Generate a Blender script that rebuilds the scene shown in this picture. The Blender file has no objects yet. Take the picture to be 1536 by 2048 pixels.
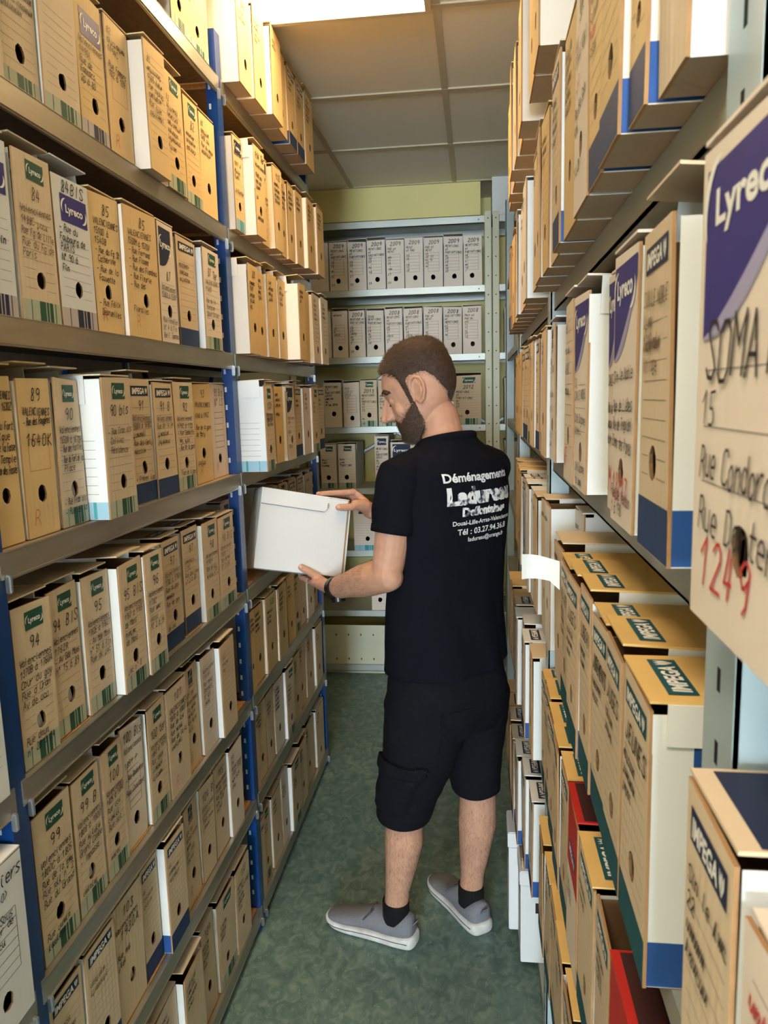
import bpy, bmesh, math, random
from mathutils import Vector, Matrix, Euler, noise
from mathutils.bvhtree import BVHTree

sc = bpy.context.scene
COL = sc.collection
R = math.radians
rnd = random.Random(7)

# ------------------------------------------------------------------ camera, world, light levels
EYE = Vector((0.0, 0.0, 1.645))
YAW, PITCH, ROLL, FPX = 0.1218, 0.1482, -0.02551, 1540.0
def camera_matrix():
    cy, sy, cp, sp = math.cos(YAW), math.sin(YAW), math.cos(PITCH), math.sin(PITCH)
    f = Vector((-sy*cp, cy*cp, -sp)); r = Vector((cy, sy, 0.0)); u = r.cross(f)
    cr, sr = math.cos(ROLL), math.sin(ROLL)
    r2 = r*cr + u*sr; u2 = -r*sr + u*cr
    m = Matrix((r2, u2, -f)).transposed().to_4x4()
    m.translation = EYE
    return m
cam_data = bpy.data.cameras.new('camera')
cam = bpy.data.objects.new('camera', cam_data); COL.objects.link(cam)
cam.matrix_world = camera_matrix()
cam_data.sensor_fit = 'HORIZONTAL'; cam_data.sensor_width = 36.0
cam_data.lens = 36.0*FPX/1536.0
cam_data.clip_start = 0.02
cam_data.dof.use_dof = True
cam_data.dof.focus_distance = 2.2
cam_data.dof.aperture_fstop = 20.0
sc.camera = cam

sc.view_settings.view_transform = 'Standard'
sc.view_settings.look = 'None'
sc.view_settings.gamma = 1.0
sc.view_settings.use_curve_mapping = False
sc.view_settings.exposure = 0.14
sc.cycles.use_denoising = True
sc.cycles.max_bounces = 8
sc.cycles.diffuse_bounces = 5
sc.cycles.sample_clamp_indirect = 6.0

WARM = (1.0, 0.72, 0.38)
WARM_REAR = (1.0, 0.86, 0.66)
COOL = (0.70, 0.86, 1.0)
LAMP_POWER = 15.0        # emission of the ceiling luminaire diffuser
REAR_FILL = 34.0          # unseen ceiling panels behind the viewer, added as fill light
SKY_POWER = 104.0          # daylight through the window behind the viewer

world = bpy.data.worlds.new('world'); sc.world = world; world.use_nodes = True
wb = world.node_tree.nodes['Background']
wb.inputs[0].default_value = (0.75, 0.85, 1.0, 1); wb.inputs[1].default_value = 0.25

# ------------------------------------------------------------------ materials
def lin(c):
    return tuple((v/12.92 if v <= 0.04045 else ((v+0.055)/1.055)**2.4) for v in c)
def srgb(r, g, b): return lin((r/255, g/255, b/255))
MATS = {}
def mat(name, color, rough=0.7, metal=0.0, var=0.0, nscale=20.0, bump=0.0, bscale=60.0, spec=0.3, objvar=0.0, stretch=None, emit=None, sheen=0.0, sss=0.0, color2=None, nrange=(0.3, 0.7), ndetail=5.0):
    m = bpy.data.materials.new(name); m.use_nodes = True
    nt = m.node_tree; N = nt.nodes; Lk = nt.links
    b = N['Principled BSDF']
    b.inputs['Roughness'].default_value = rough
    b.inputs['Metallic'].default_value = metal
    b.inputs['Specular IOR Level'].default_value = spec
    if sheen: b.inputs['Sheen Weight'].default_value = sheen
    if sss:
        b.inputs['Subsurface Weight'].default_value = sss
        b.inputs['Subsurface Radius'].default_value = (0.012, 0.005, 0.003)
        b.inputs['Subsurface Scale'].default_value = 0.6
    if emit:
        b.inputs['Emission Color'].default_value = (*emit[0], 1); b.inputs['Emission Strength'].default_value = emit[1]
    tc = N.new('ShaderNodeTexCoord'); mp = N.new('ShaderNodeMapping')
    Lk.new(tc.outputs['Object'], mp.inputs['Vector'])
    if stretch: mp.inputs['Scale'].default_value = stretch
    col = None
    if var or color2:
        ns = N.new('ShaderNodeTexNoise'); ns.inputs['Scale'].default_value = nscale; ns.inputs['Detail'].default_value = ndetail
        Lk.new(mp.outputs[0], ns.inputs['Vector'])
        rp = N.new('ShaderNodeValToRGB')
        rp.color_ramp.elements[0].position, rp.color_ramp.elements[1].position = nrange
        c2 = color2 or tuple(min(1, c*(1+var)) for c in color)
        c1 = color if color2 else tuple(c*(1-var) for c in color)
        rp.color_ramp.elements[0].color = (*c1, 1); rp.color_ramp.elements[1].color = (*c2, 1)
        Lk.new(ns.outputs['Fac'], rp.inputs[0]); col = rp.outputs[0]
    if objvar:
        oi = N.new('ShaderNodeObjectInfo'); mr = N.new('ShaderNodeMapRange')
        mr.inputs['To Min'].default_value = 1-objvar; mr.inputs['To Max'].default_value = 1+objvar*0.7
        Lk.new(oi.outputs['Random'], mr.inputs['Value'])
        hs = N.new('ShaderNodeHueSaturation')
        if col: Lk.new(col, hs.inputs['Color'])
        else: hs.inputs['Color'].default_value = (*color, 1)
        Lk.new(mr.outputs[0], hs.inputs['Value']); col = hs.outputs[0]
    if col: Lk.new(col, b.inputs['Base Color'])
    else: b.inputs['Base Color'].default_value = (*color, 1)
    if bump:
        nb = N.new('ShaderNodeTexNoise'); nb.inputs['Scale'].default_value = bscale; nb.inputs['Detail'].default_value = 4
        Lk.new(mp.outputs[0], nb.inputs['Vector'])
        bp = N.new('ShaderNodeBump'); bp.inputs['Strength'].default_value = bump; bp.inputs['Distance'].default_value = 0.004
        Lk.new(nb.outputs['Fac'], bp.inputs['Height']); Lk.new(bp.outputs[0], b.inputs['Normal'])
    MATS[name] = m
    return m

def corrugate(m, period, strength=0.25):
    """fine vertical flutes of corrugated board showing through the liner"""
    nt = m.node_tree; N = nt.nodes; Lk = nt.links
    tc = N.new('ShaderNodeTexCoord'); wv = N.new('ShaderNodeTexWave')
    wv.wave_type = 'BANDS'; wv.bands_direction = 'DIAGONAL'
    mp = N.new('ShaderNodeMapping'); mp.inputs['Scale'].default_value = (1, 1, 0.0)
    Lk.new(tc.outputs['Object'], mp.inputs['Vector']); Lk.new(mp.outputs[0], wv.inputs['Vector'])
    wv.inputs['Scale'].default_value = 1/period*0.3; wv.inputs['Distortion'].default_value = 0.6
    bp = N.new('ShaderNodeBump'); bp.inputs['Strength'].default_value = strength; bp.inputs['Distance'].default_value = 0.0008
    b = N['Principled BSDF']
    if b.inputs['Normal'].links: Lk.new(b.inputs['Normal'].links[0].from_socket, bp.inputs['Normal'])
    Lk.new(wv.outputs['Fac'], bp.inputs['Height']); Lk.new(bp.outputs[0], b.inputs['Normal'])

mat('carton_beige', srgb(214, 194, 166), 0.72, var=0.05, nscale=9, objvar=0.07, bump=0.12, bscale=35)
mat('carton_amber', srgb(219, 189, 138), 0.72, var=0.06, nscale=9, objvar=0.08, bump=0.15, bscale=35)
mat('carton_pale', srgb(226, 213, 199), 0.72, var=0.04, nscale=9, objvar=0.05, bump=0.12, bscale=35)
mat('carton_white', srgb(222, 224, 226), 0.62, var=0.025, nscale=8, objvar=0.03, bump=0.1, bscale=30)
mat('carton_grey', srgb(208, 206, 205), 0.65, var=0.03, nscale=8, objvar=0.03, bump=0.1, bscale=30)
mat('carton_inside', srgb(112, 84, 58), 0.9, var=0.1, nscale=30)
mat('carton_kraft', srgb(160, 122, 84), 0.85, var=0.12, nscale=30, objvar=0.06, bump=0.2)
mat('carton_fawn', srgb(172, 152, 130), 0.8, var=0.06, nscale=14, objvar=0.05)
mat('carton_lid_amber', srgb(222, 184, 116), 0.7, var=0.05, nscale=10, objvar=0.05, bump=0.1)
for n_ in ('carton_beige', 'carton_amber', 'carton_white', 'carton_lid_amber', 'carton_pale', 'carton_fawn'): corrugate(MATS[n_], 0.006, 0.07 if n_ in ('carton_white', 'carton_pale') else 0.16)
mat('print_grey', srgb(112, 106, 104), 0.8)
mat('print_green', srgb(38, 84, 68), 0.6, var=0.08, nscale=60)
mat('print_green_pale', srgb(178, 184, 164), 0.7, var=0.04)
mat('print_blue', srgb(48, 44, 122), 0.55, var=0.08, nscale=30)
mat('print_lilac', srgb(160, 156, 190), 0.6)
mat('print_band_pale', srgb(188, 180, 182), 0.7)
mat('print_navy', srgb(34, 44, 74), 0.6, var=0.10, nscale=50)
mat('print_royal', srgb(34, 76, 142), 0.55, var=0.08, nscale=50)
mat('print_band', srgb(38, 62, 104), 0.6, var=0.08, nscale=40)
mat('print_teal', srgb(24, 82, 92), 0.6, var=0.10, nscale=40)
mat('print_aqua', srgb(66, 150, 156), 0.6)
mat('print_sky', srgb(150, 186, 206), 0.7)
mat('print_red', srgb(186, 38, 34), 0.5, var=0.08)
mat('print_maroon', srgb(58, 26, 30), 0.6, var=0.1)
mat('print_orange', srgb(188, 100, 58), 0.7)
mat('print_white', srgb(236, 236, 232), 0.6)
mat('print_black', srgb(34, 32, 34), 0.6)
mat('ink_black', srgb(36, 30, 32), 0.55)
mat('ink_faded', srgb(104, 84, 66), 0.7)
mat('ink_red', srgb(196, 62, 60), 0.6)
mat('paper', srgb(236, 236, 234), 0.6, var=0.02)
mat('adhesive_tape', srgb(214, 214, 200), 0.25, spec=0.6)
mat('blue_paint', srgb(10, 58, 124), 0.30, spec=0.5, var=0.06, nscale=14)
mat('galvanised_steel', srgb(176, 172, 160), 0.38, metal=0.85, var=0.12, nscale=5, stretch=(30, 1, 6))
mat('chipboard', srgb(182, 136, 84), 0.8, var=0.22, nscale=120, bump=0.2, bscale=150)
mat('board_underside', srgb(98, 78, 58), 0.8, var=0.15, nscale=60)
mat('grey_paint', srgb(172, 190, 198), 0.4, spec=0.4, var=0.04, nscale=8)
mat('grey_steel', srgb(168, 168, 156), 0.42, metal=0.3, var=0.05, nscale=8)
mat('cream_paint', srgb(206, 204, 178), 0.42, spec=0.4, var=0.04, nscale=6)
mat('zinc_tray', srgb(176, 180, 174), 0.4, metal=0.4, var=0.06, nscale=6)
mat('slot_dark', srgb(24, 26, 30), 0.8)
mat('slot_light', srgb(206, 214, 224), 0.5)
mat('clip_metal', srgb(190, 194, 200), 0.3, metal=0.9)
mat('wall_paint', srgb(222, 208, 144), 0.75, var=0.03, nscale=3, bump=0.05, bscale=180)
mat('wall_cream', srgb(222, 216, 190), 0.8, var=0.03, nscale=3)
mat('ceiling_tile', srgb(240, 231, 216), 0.9, var=0.03, nscale=220, bump=0.12, bscale=320)
mat('ceiling_grid', srgb(196, 182, 156), 0.55, spec=0.3)
mat('black_plastic', srgb(22, 22, 24), 0.22, spec=0.7, bump=0.6, bscale=60)
mat('black_rubber', srgb(20, 20, 22), 0.5, var=0.1)

def floor_material():
    m = bpy.data.materials.new('marbled_linoleum'); m.use_nodes = True
    nt = m.node_tree; N = nt.nodes; Lk = nt.links; b = N['Principled BSDF']
    b.inputs['Roughness'].default_value = 0.42; b.inputs['Specular IOR Level'].default_value = 0.35
    tc = N.new('ShaderNodeTexCoord')
    def nz(scale, detail, dist, st=(1, 1, 1)):
        mp = N.new('ShaderNodeMapping'); mp.inputs['Scale'].default_value = st
        n = N.new('ShaderNodeTexNoise'); n.inputs['Scale'].default_value = scale; n.inputs['Detail'].default_value = detail; n.inputs['Distortion'].default_value = dist
        Lk.new(tc.outputs['Object'], mp.inputs[0]); Lk.new(mp.outputs[0], n.inputs['Vector']); return n
    a = nz(30, 9, 1.0, (1, 0.7, 1)); c = nz(85, 6, 1.6, (1, 0.55, 1)); d = nz(3, 2, 0.3)
    r1 = N.new('ShaderNodeValToRGB'); e = r1.color_ramp.elements
    e[0].position = 0.30; e[0].color = (*srgb(82, 106, 104), 1); e[1].position = 0.72; e[1].color = (*srgb(132, 152, 142), 1)
    k = e.new(0.5); k.color = (*srgb(103, 127, 122), 1)
    Lk.new(a.outputs['Fac'], r1.inputs[0])
    r2 = N.new('ShaderNodeValToRGB'); e = r2.color_ramp.elements
    e[0].position = 0.60; e[0].color = (0, 0, 0, 1); e[1].position = 0.74; e[1].color = (1, 1, 1, 1)
    Lk.new(c.outputs['Fac'], r2.inputs[0])
    mx = N.new('ShaderNodeMixRGB'); mx.inputs[2].default_value = (*srgb(168, 184, 158), 1)
    ml = N.new('ShaderNodeMath'); ml.operation = 'MULTIPLY'; ml.inputs[1].default_value = 0.5
    Lk.new(r2.outputs[0], ml.inputs[0]); Lk.new(ml.outputs[0], mx.inputs[0]); Lk.new(r1.outputs[0], mx.inputs[1])
    hs = N.new('ShaderNodeHueSaturation'); mr = N.new('ShaderNodeMapRange'); mr.inputs['To Min'].default_value = 0.82; mr.inputs['To Max'].default_value = 1.16
    Lk.new(d.outputs['Fac'], mr.inputs['Value']); Lk.new(mr.outputs[0], hs.inputs['Value']); Lk.new(mx.outputs[0], hs.inputs['Color'])
    Lk.new(hs.outputs[0], b.inputs['Base Color'])
    MATS['marbled_linoleum'] = m
floor_material()

# ------------------------------------------------------------------ mesh helpers
class MB:
    """collects faces with material indices and links them as ONE mesh object"""
    def __init__(s): s.v = []; s.f = []; s.m = []; s.mats = []
    def mi(s, name):
        if name not in s.mats: s.mats.append(name)
        return s.mats.index(name)
    def poly(s, pts, m):
        i = len(s.v); s.v += [tuple(p) for p in pts]; s.f.append(tuple(range(i, i+len(pts)))); s.m.append(s.mi(m))
    def quad_y(s, x0, x1, z0, z1, y, m):          # rectangle facing -y
        s.poly([(x0, y, z0), (x1, y, z0), (x1, y, z1), (x0, y, z1)], m)
    def box(s, p0, p1, m, bev=0.0):
        x0, y0, z0 = p0; x1, y1, z1 = p1
        if x1 < x0: x0, x1 = x1, x0
        if y1 < y0: y0, y1 = y1, y0
        if z1 < z0: z0, z1 = z1, z0
        if bev <= 0:
            i = len(s.v)
            s.v += [(x0,y0,z0),(x1,y0,z0),(x1,y1,z0),(x0,y1,z0),(x0,y0,z1),(x1,y0,z1),(x1,y1,z1),(x0,y1,z1)]
            for q in ((0,3,2,1),(4,5,6,7),(0,1,5,4),(1,2,6,5),(2,3,7,6),(3,0,4,7)):
                s.f.append(tuple(i+k for k in q)); s.m.append(s.mi(m))
        else:
            bm = bmesh.new(); bmesh.ops.create_cube(bm, size=1)
            for v in bm.verts: v.co = Vector(((x0+x1)/2+v.co.x*(x1-x0), (y0+y1)/2+v.co.y*(y1-y0), (z0+z1)/2+v.co.z*(z1-z0)))
            bmesh.ops.bevel(bm, geom=bm.edges[:], offset=bev, segments=2, affect='EDGES')
            s.add_bm(bm, m); bm.free()
    def add_bm(s, bm, m):
        i = len(s.v); bm.verts.index_update()
        s.v += [tuple(v.co) for v in bm.verts]
        for f in bm.faces: s.f.append(tuple(i+v.index for v in f.verts)); s.m.append(s.mi(m))
    def add(s, verts, faces, m, M=None):
        i = len(s.v)
        s.v += [tuple(M @ Vector(v)) if M else tuple(v) for v in verts]
        for f in faces: s.f.append(tuple(i+k for k in f)); s.m.append(s.mi(m))
    def loft(s, rings, m, cap=True):
        n = len(rings[0]); i = len(s.v); k = s.mi(m)
        for r in rings: s.v += [tuple(p) for p in r]
        for a in range(len(rings)-1):
            for j in range(n):
                s.f.append((i+a*n+j, i+a*n+(j+1) % n, i+(a+1)*n+(j+1) % n, i+(a+1)*n+j)); s.m.append(k)
        if cap:
            s.f.append(tuple(i+j for j in reversed(range(n)))); s.m.append(k)
            s.f.append(tuple(i+(len(rings)-1)*n+j for j in range(n))); s.m.append(k)
    def tube(s, pts, rad, m, n=14, dome=True, flat=None, ref=None):
        s.loft(tube_rings(pts, rad, n, dome, flat, ref), m)
    def mesh(s, name, smooth=False):
        me = bpy.data.meshes.new(name); me.from_pydata(s.v, [], s.f)
        for n_ in s.mats: me.materials.append(MATS[n_])
        me.polygons.foreach_set('material_index', s.m)
        if smooth: me.polygons.foreach_set('use_smooth', [True]*len(s.f))
        me.update(); return me
    def build(s, name, parent=None, smooth=False, loc=None, rot=None):
        return link(name, s.mesh(name, smooth), parent, loc, rot)

def link(name, me, parent=None, loc=None, rot=None):
    o = bpy.data.objects.new(name, me); COL.objects.link(o)
    if parent is not None: o.parent = parent
    if loc is not None: o.location = loc
    if rot is not None: o.rotation_euler = rot
    return o
def empty(name, loc=(0, 0, 0), rotz=0.0):
    o = bpy.data.objects.new(name, None); COL.objects.link(o); o.location = loc; o.rotation_euler = (0, 0, rotz)
    o.empty_display_size = 0.05; return o
def tag(o, label, cat, group=None, kind=None):
    if label: o['label'] = label
    if cat: o['category'] = cat
    if group: o['group'] = group
    if kind: o['kind'] = kind
    return o
def structure(o): o['kind'] = 'structure'; return o

def tube_rings(pts, rad, n=14, dome=True, flat=None, ref=None):
    """rings of a tapering tube; flat = (a, b) factors on the two cross axes; ref = wished first cross axis"""
    P = [Vector(p) for p in pts]; rings = []
    T = []
    for i in range(len(P)):
        t = (P[min(i+1, len(P)-1)] - P[max(i-1, 0)]).normalized(); T.append(t)
    u = Vector(ref) if ref is not None else (Vector((0, 0, 1)) if abs(T[0].z) < 0.9 else Vector((1, 0, 0)))
    seq = []
    for i, p in enumerate(P):
        r = rad[i] if isinstance(rad, (list, tuple)) else rad
        fl = flat[i] if isinstance(flat, list) else (flat or (1, 1))
        seq.append((p, T[i], r, fl))
    full = []
    if dome:
        p, t, r, fl = seq[0]
        rm = r*min(fl)
        for a in (85, 60, 32): full.append((p - t*rm*math.sin(R(a)), t, r*math.cos(R(a)), fl))
    full += seq
    if dome:
        p, t, r, fl = seq[-1]
        rm = r*min(fl)
        for a in (32, 60, 85): full.append((p + t*rm*math.sin(R(a)), t, r*math.cos(R(a)), fl))
    for p, t, r, fl in full:
        u = (u - t*u.dot(t))
        if u.length < 1e-6: u = t.orthogonal()
        u.normalize(); v = t.cross(u)
        rings.append([p + u*(r*fl[0]*math.cos(2*math.pi*j/n)) + v*(r*fl[1]*math.sin(2*math.pi*j/n)) for j in range(n)])
    return rings

# ------------------------------------------------------------------ lettering and handwriting
_txt = {}
def lettering(word, bold=0.02, shear=0.0):
    """outline of a printed word as triangles, cap height about 1, left at x=0"""
    key = (word, bold, shear)
    if key not in _txt:
        cu = bpy.data.curves.new('lettering', 'FONT'); cu.body = word; cu.size = 1.0; cu.offset = bold; cu.resolution_u = 3; cu.shear = shear
        o = bpy.data.objects.new('lettering', cu); COL.objects.link(o)
        dg = bpy.context.evaluated_depsgraph_get(); dg.update()
        me = bpy.data.meshes.new_from_object(o.evaluated_get(dg))
        vs = [tuple(v.co) for v in me.vertices]; fs = [tuple(p.vertices) for p in me.polygons]
        bpy.data.objects.remove(o); bpy.data.curves.remove(cu); bpy.data.meshes.remove(me)
        x0 = min(v[0] for v in vs); x1 = max(v[0] for v in vs)
        vs = [(v[0]-x0, v[1]) for v in vs]
        _txt[key] = (vs, fs, x1-x0)
    return _txt[key]

GL = {'A':"02 28 42|14 34",'B':"02 08 28 37 36 25 05|25 34 33 22 02",'C':"47 38 18 07 03 12 32 43",'D':"02 08 28 37 33 22 02",'E':"38 08 02 32|05 25",'F':"38 08 02|05 25",'G':"47 38 18 07 03 12 32 43 45 25",'H':"02 08|42 48|05 45",'I':"22 28",'J':"38 33 22 12 03",'K':"02 08|38 05 42",'L':"08 02 32",'M':"02 08 25 48 42",'N':"02 08 42 48",'O':"18 07 03 12 32 43 47 38 18",'P':"02 08 28 37 36 25 05",'Q':"18 07 03 12 32 43 47 38 18|24 42",'R':"02 08 28 37 36 25 05|25 42",'S':"47 38 18 07 16 34 43 32 12 03",'T':"08 48|28 22",'U':"08 03 12 32 43 48",'V':"08 22 48",'W':"08 12 26 32 48",'X':"02 48|08 42",'Y':"08 25 48|25 22",'Z':"08 48 02 42",
'0':"18 07 03 12 22 33 37 28 18",'1':"06 28 22",'2':"07 18 28 37 36 02 42",'3':"07 18 28 37 26 15|26 34 33 22 12 03",'4':"18 04 34|27 22",'5':"38 08 05 25 34 33 22 02",'6':"38 18 04 03 12 22 33 34 25 05",'7':"08 38 12",'8':"25 16 17 18 28 37 36 25 14 13 12 32 33 34 25",'9':"36 25 15 06 07 18 28 37 33 22",
'a':"35 26 16 05 03 12 22 33|36 33 42",'b':"08 02|05 26 35 33 22 02",'c':"35 26 16 05 03 12 32",'d':"35 26 16 05 03 12 22 33|38 32",'e':"04 34 35 26 16 05 03 12 32",'f':"37 28 17 12|05 25",'g':"35 26 16 05 03 12 33|36 31 20 01",'h':"08 02|05 26 35 32",'i':"16 13 22|17 27",'j':"26 21 10 00|28 27",'k':"08 02|36 04 32",'l':"18 13 22",'m':"02 06|05 16 25 22|25 36 45 42",'n':"02 06|05 26 35 32",'o':"16 05 03 12 22 33 35 26 16",'p':"00 06|05 26 35 33 22 02",'q':"36 30|35 16 05 03 12 33",'r':"02 06|04 26 36",'s':"36 16 05 33 22 02",'t':"18 13 22 32|06 36",'u':"06 03 12 32|36 32",'v':"06 22 46",'w':"06 12 25 32 46",'x':"06 32|36 02",'y':"06 22|36 10 00",'z':"06 36 02 32",
'\u00e9':"04 34 35 26 16 05 03 12 32|28 37",'\u00e8':"04 34 35 26 16 05 03 12 32|28 17",'\u00e0':"35 26 16 05 03 12 22 33|36 33 42|28 17",'-':"04 34",'.':"12 22",':':"13 23|16 26",'/':"02 48",'\u00b0':"16 26 28 18 16",'\'':"28 27",'(':"28 06 04 22",')':"08 26 24 02"}
GLP = {k: [[(int(p[0]), int(p[1])) for p in st.split()] for st in v.split('|')] for k, v in GL.items()}
WIG = ["02 06|04 26 35 22 42", "16 05 03 12 32 36", "06 03 22 36 33 42", "02 16 22 36 42", "02 18 13 32", "06 12 26 32 46", "35 16 03 22 42", "16 10 02 32"]
WIGP = [[[(int(p[0]), int(p[1])) for p in st.split()] for st in v.split('|')] for v in WIG]

def write(mb, text, x, z, size, maxw, m, y=-0.0009, wid=None, rng=rnd, slant=0.2, center=False):
    """one line of pen strokes on the plane y; size = cap height; '~' is an illegible scribbled letter"""
    u = size/6.0; adv = 4.9*u if not any(c.islower() or c == '~' for c in text) else 4.1*u
    n = max(1, len(text)); 
    if n*adv > maxw: s_ = maxw/(n*adv); adv *= s_; ux = u*max(s_, 0.45)
    else: ux = u
    if center: x = x + max(0, (maxw - n*adv)/2)
    w = wid or max(0.0006, size*0.085)
    drift = rng.uniform(-0.04, 0.04)
    for i, c in enumerate(text):
        if c == ' ': continue
        st = rng.choice(WIGP) if c == '~' else GLP.get(c, GLP.get(c.upper()))
        if not st: continue
        jx, jz = rng.uniform(-.25, .25)*ux, rng.uniform(-.35, .35)*u
        for line in st:
            pp = []
            for (a, b) in line:
                px = x + i*adv + a*ux*0.9 + (b-2)*u*slant + jx
                pz = z + (b-2)*u + jz + drift*(i*adv)
                pp.append((px + rng.uniform(-.12, .12)*ux, pz + rng.uniform(-.12, .12)*u))
            for k in range(len(pp)-1):
                (ax, az), (bx, bz) = pp[k], pp[k+1]
                dx, dz = bx-ax, bz-az; l = math.hypot(dx, dz)
                if l < 1e-7: continue
                ex, ez = dx/l*w*0.35, dz/l*w*0.35; nx, nz = -dz/l*w/2, dx/l*w/2
                mb.poly([(ax-ex-nx, y, az-ez-nz), (bx+ex-nx, y, bz+ez-nz), (bx+ex+nx, y, bz+ez+nz), (ax-ex+nx, y, az-ez+nz)], m)

# ------------------------------------------------------------------ archive boxes
FRONT = {'k': 'carton_beige', 'a': 'carton_amber', 'p': 'carton_pale', 'w': 'carton_white', 'g': 'carton_grey', 'r': 'print_red'}
SIDE = {'k': 'carton_white', 'a': 'carton_pale', 'p': 'carton_white', 'w': 'carton_white', 'g': 'carton_grey', 'r': 'print_red'}
BH = 0.252

def arc_band(mb, cx, cz, r0, r1, a0, a1, y, m, sx=1.0, n=10):
    """a crescent: thick in the middle, pointed at both ends"""
    for i in range(n):
        t0, t1 = i/n, (i+1)/n; q = []
        for t, k in ((t0, 0), (t1, 0), (t1, 1), (t0, 1)):
            a = R(a0+(a1-a0)*t); th = (r1-r0)*math.sin(math.pi*t); r = r0 + (th if k else 0)
            q.append((cx+sx*r*math.cos(a), y, cz+r*math.sin(a)))
        mb.poly(q, m)

def put_word(mb, word, x0, x1, z0, z1, y, m, bold=0.02, shear=0.0):
    vs, fs, w = lettering(word, bold, shear)
    s = (x1-x0)/w; sz = (z1-z0)/0.72
    mb.add([(x0+v[0]*s, y, z0+v[1]*sz) for v in vs], fs, m)

def logo_round(mb, x0, x1, z0, z1, m):
    """colour patch with a white lower-case word between two swooshes"""
    y = -0.0006
    mb.quad_y(x0, x1, z0, z1, y, m); W_, H_ = x1-x0, z1-z0
    put_word(mb, 'Lyreco', x0+.17*W_, x0+.83*W_, z0+.36*H_, z0+.66*H_, y-.0004, 'print_white', 0.03)
    arc_band(mb, x0+.27*W_, z0+.46*H_, .22*W_, .27*W_, 110, 200, y-.0004, 'print_white')
    arc_band(mb, x0+.74*W_, z0+.52*H_, .20*W_, .26*W_, -75, 15, y-.0004, 'print_white')
def tulip(mb, x0, x1, z0, z1, y, m):
    w, h = x1-x0, z1-z0; P = lambda a, b: (x0+a*w, y, z0+b*h)
    mb.poly([P(.5, 0), P(.95, .45), P(1, 1), P(.72, .72), P(.55, .3)], m)
    mb.poly([P(.5, 0), P(.45, .3), P(.28, .72), P(0, 1), P(.05, .45)], m)
    mb.poly([P(.5, .35), P(.66, .75), P(.5, 1), P(.34, .75)], m)
def logo_bar(mb, x0, x1, z0, z1, m, mw='print_white', y=-0.0006):
    W_, H_ = x1-x0, z1-z0
    mb.quad_y(x0, x1, z0, z1, y, m)
    put_word(mb, 'IMPEGA', x0+.06*W_, x0+.78*W_, z0+.2*H_, z0+.8*H_, y-.0004, mw, 0.035, 0.12)
    tulip(mb, x0+.82*W_, x0+.95*W_, z0+.15*H_, z0+.85*H_, y-.0004, mw)
def logo_swoosh(mb, w, h, m):
    """large dark panel whose lower edge runs up in a curve, pale crescent beneath"""
    y = -0.0006; n = 10
    x0, x1, zt = .06*w, 1.0*w, .965*h
    low = []
    for i in range(n+1):
        t = i/n; low.append((x0+(x1-x0)*t, (.62+.27*t**1.25)*h))
    for i in range(n):
        (a, za), (b, zb) = low[i], low[i+1]
        mb.poly([(a, y, za), (b, y, zb), (b, y, zt), (a, y, zt)], m)
        th0, th1 = .05*h*math.sin(math.pi*i/n)+.004*h, .05*h*math.sin(math.pi*(i+1)/n)+.004*h
        mb.poly([(a, y, za-th0), (b, y, zb-th1), (b, y, zb), (a, y, za)], 'print_lilac')
    put_word(mb, 'Lyreco', x0+.12*w, x0+.78*w, .845*h, .915*h, y-.0004, 'print_white', 0.03)
    arc_band(mb, .27*w, .86*h, .20*w, .245*w, 100, 200, y-.0004, 'print_white')
    arc_band(mb, .72*w, .88*h, .20*w, .25*w, -85, 15, y-.0004, 'print_white')
def logo_shield(mb, w, h, m):
    """tall dark panel with a rounded lower right end"""
    y = -0.0006; x0, x1 = .08*w, .80*w; n = 10; zt = .965*h
    for i in range(n):
        t0, t1 = i/n, (i+1)/n
        f = lambda t: (.64+.20*t**3)*h
        mb.poly([(x0+(x1-x0)*t0, y, f(t0)), (x0+(x1-x0)*t1, y, f(t1)), (x0+(x1-x0)*t1, y, zt), (x0+(x1-x0)*t0, y, zt)], m)
    put_word(mb, 'Lyreco', x0+.06*w, x1-.06*w, .80*h, .86*h, y-.0004, 'print_white', 0.03)
    arc_band(mb, .28*w, .83*h, .18*w, .225*w, 100, 200, y-.0004, 'print_white')
    arc_band(mb, .60*w, .81*h, .17*w, .22*w, -85, 15, y-.0004, 'print_white')
def logo_tower(mb, w, h, m='print_black', word='BUROTIC'):
    y = -0.0006; x0 = .36*w
    mb.quad_y(x0, x0+.3*w, .90*h, .965*h, y, m)
    mb.poly([(x0+.02*w, y-.0004, .905*h), (x0+.1*w, y-.0004, .905*h), (x0+.25*w, y-.0004, .96*h), (x0+.17*w, y-.0004, .96*h)], 'print_sky')
    for k in range(4): mb.quad_y(x0+.08*k*w, x0+(.08*k+.055)*w, .83*h, .892*h, y, 'print_royal' if k % 2 else m)
    put_word(mb, word, x0-.02*w, x0+.34*w, .80*h, .82*h, y, 'print_black', 0.01)

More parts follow.
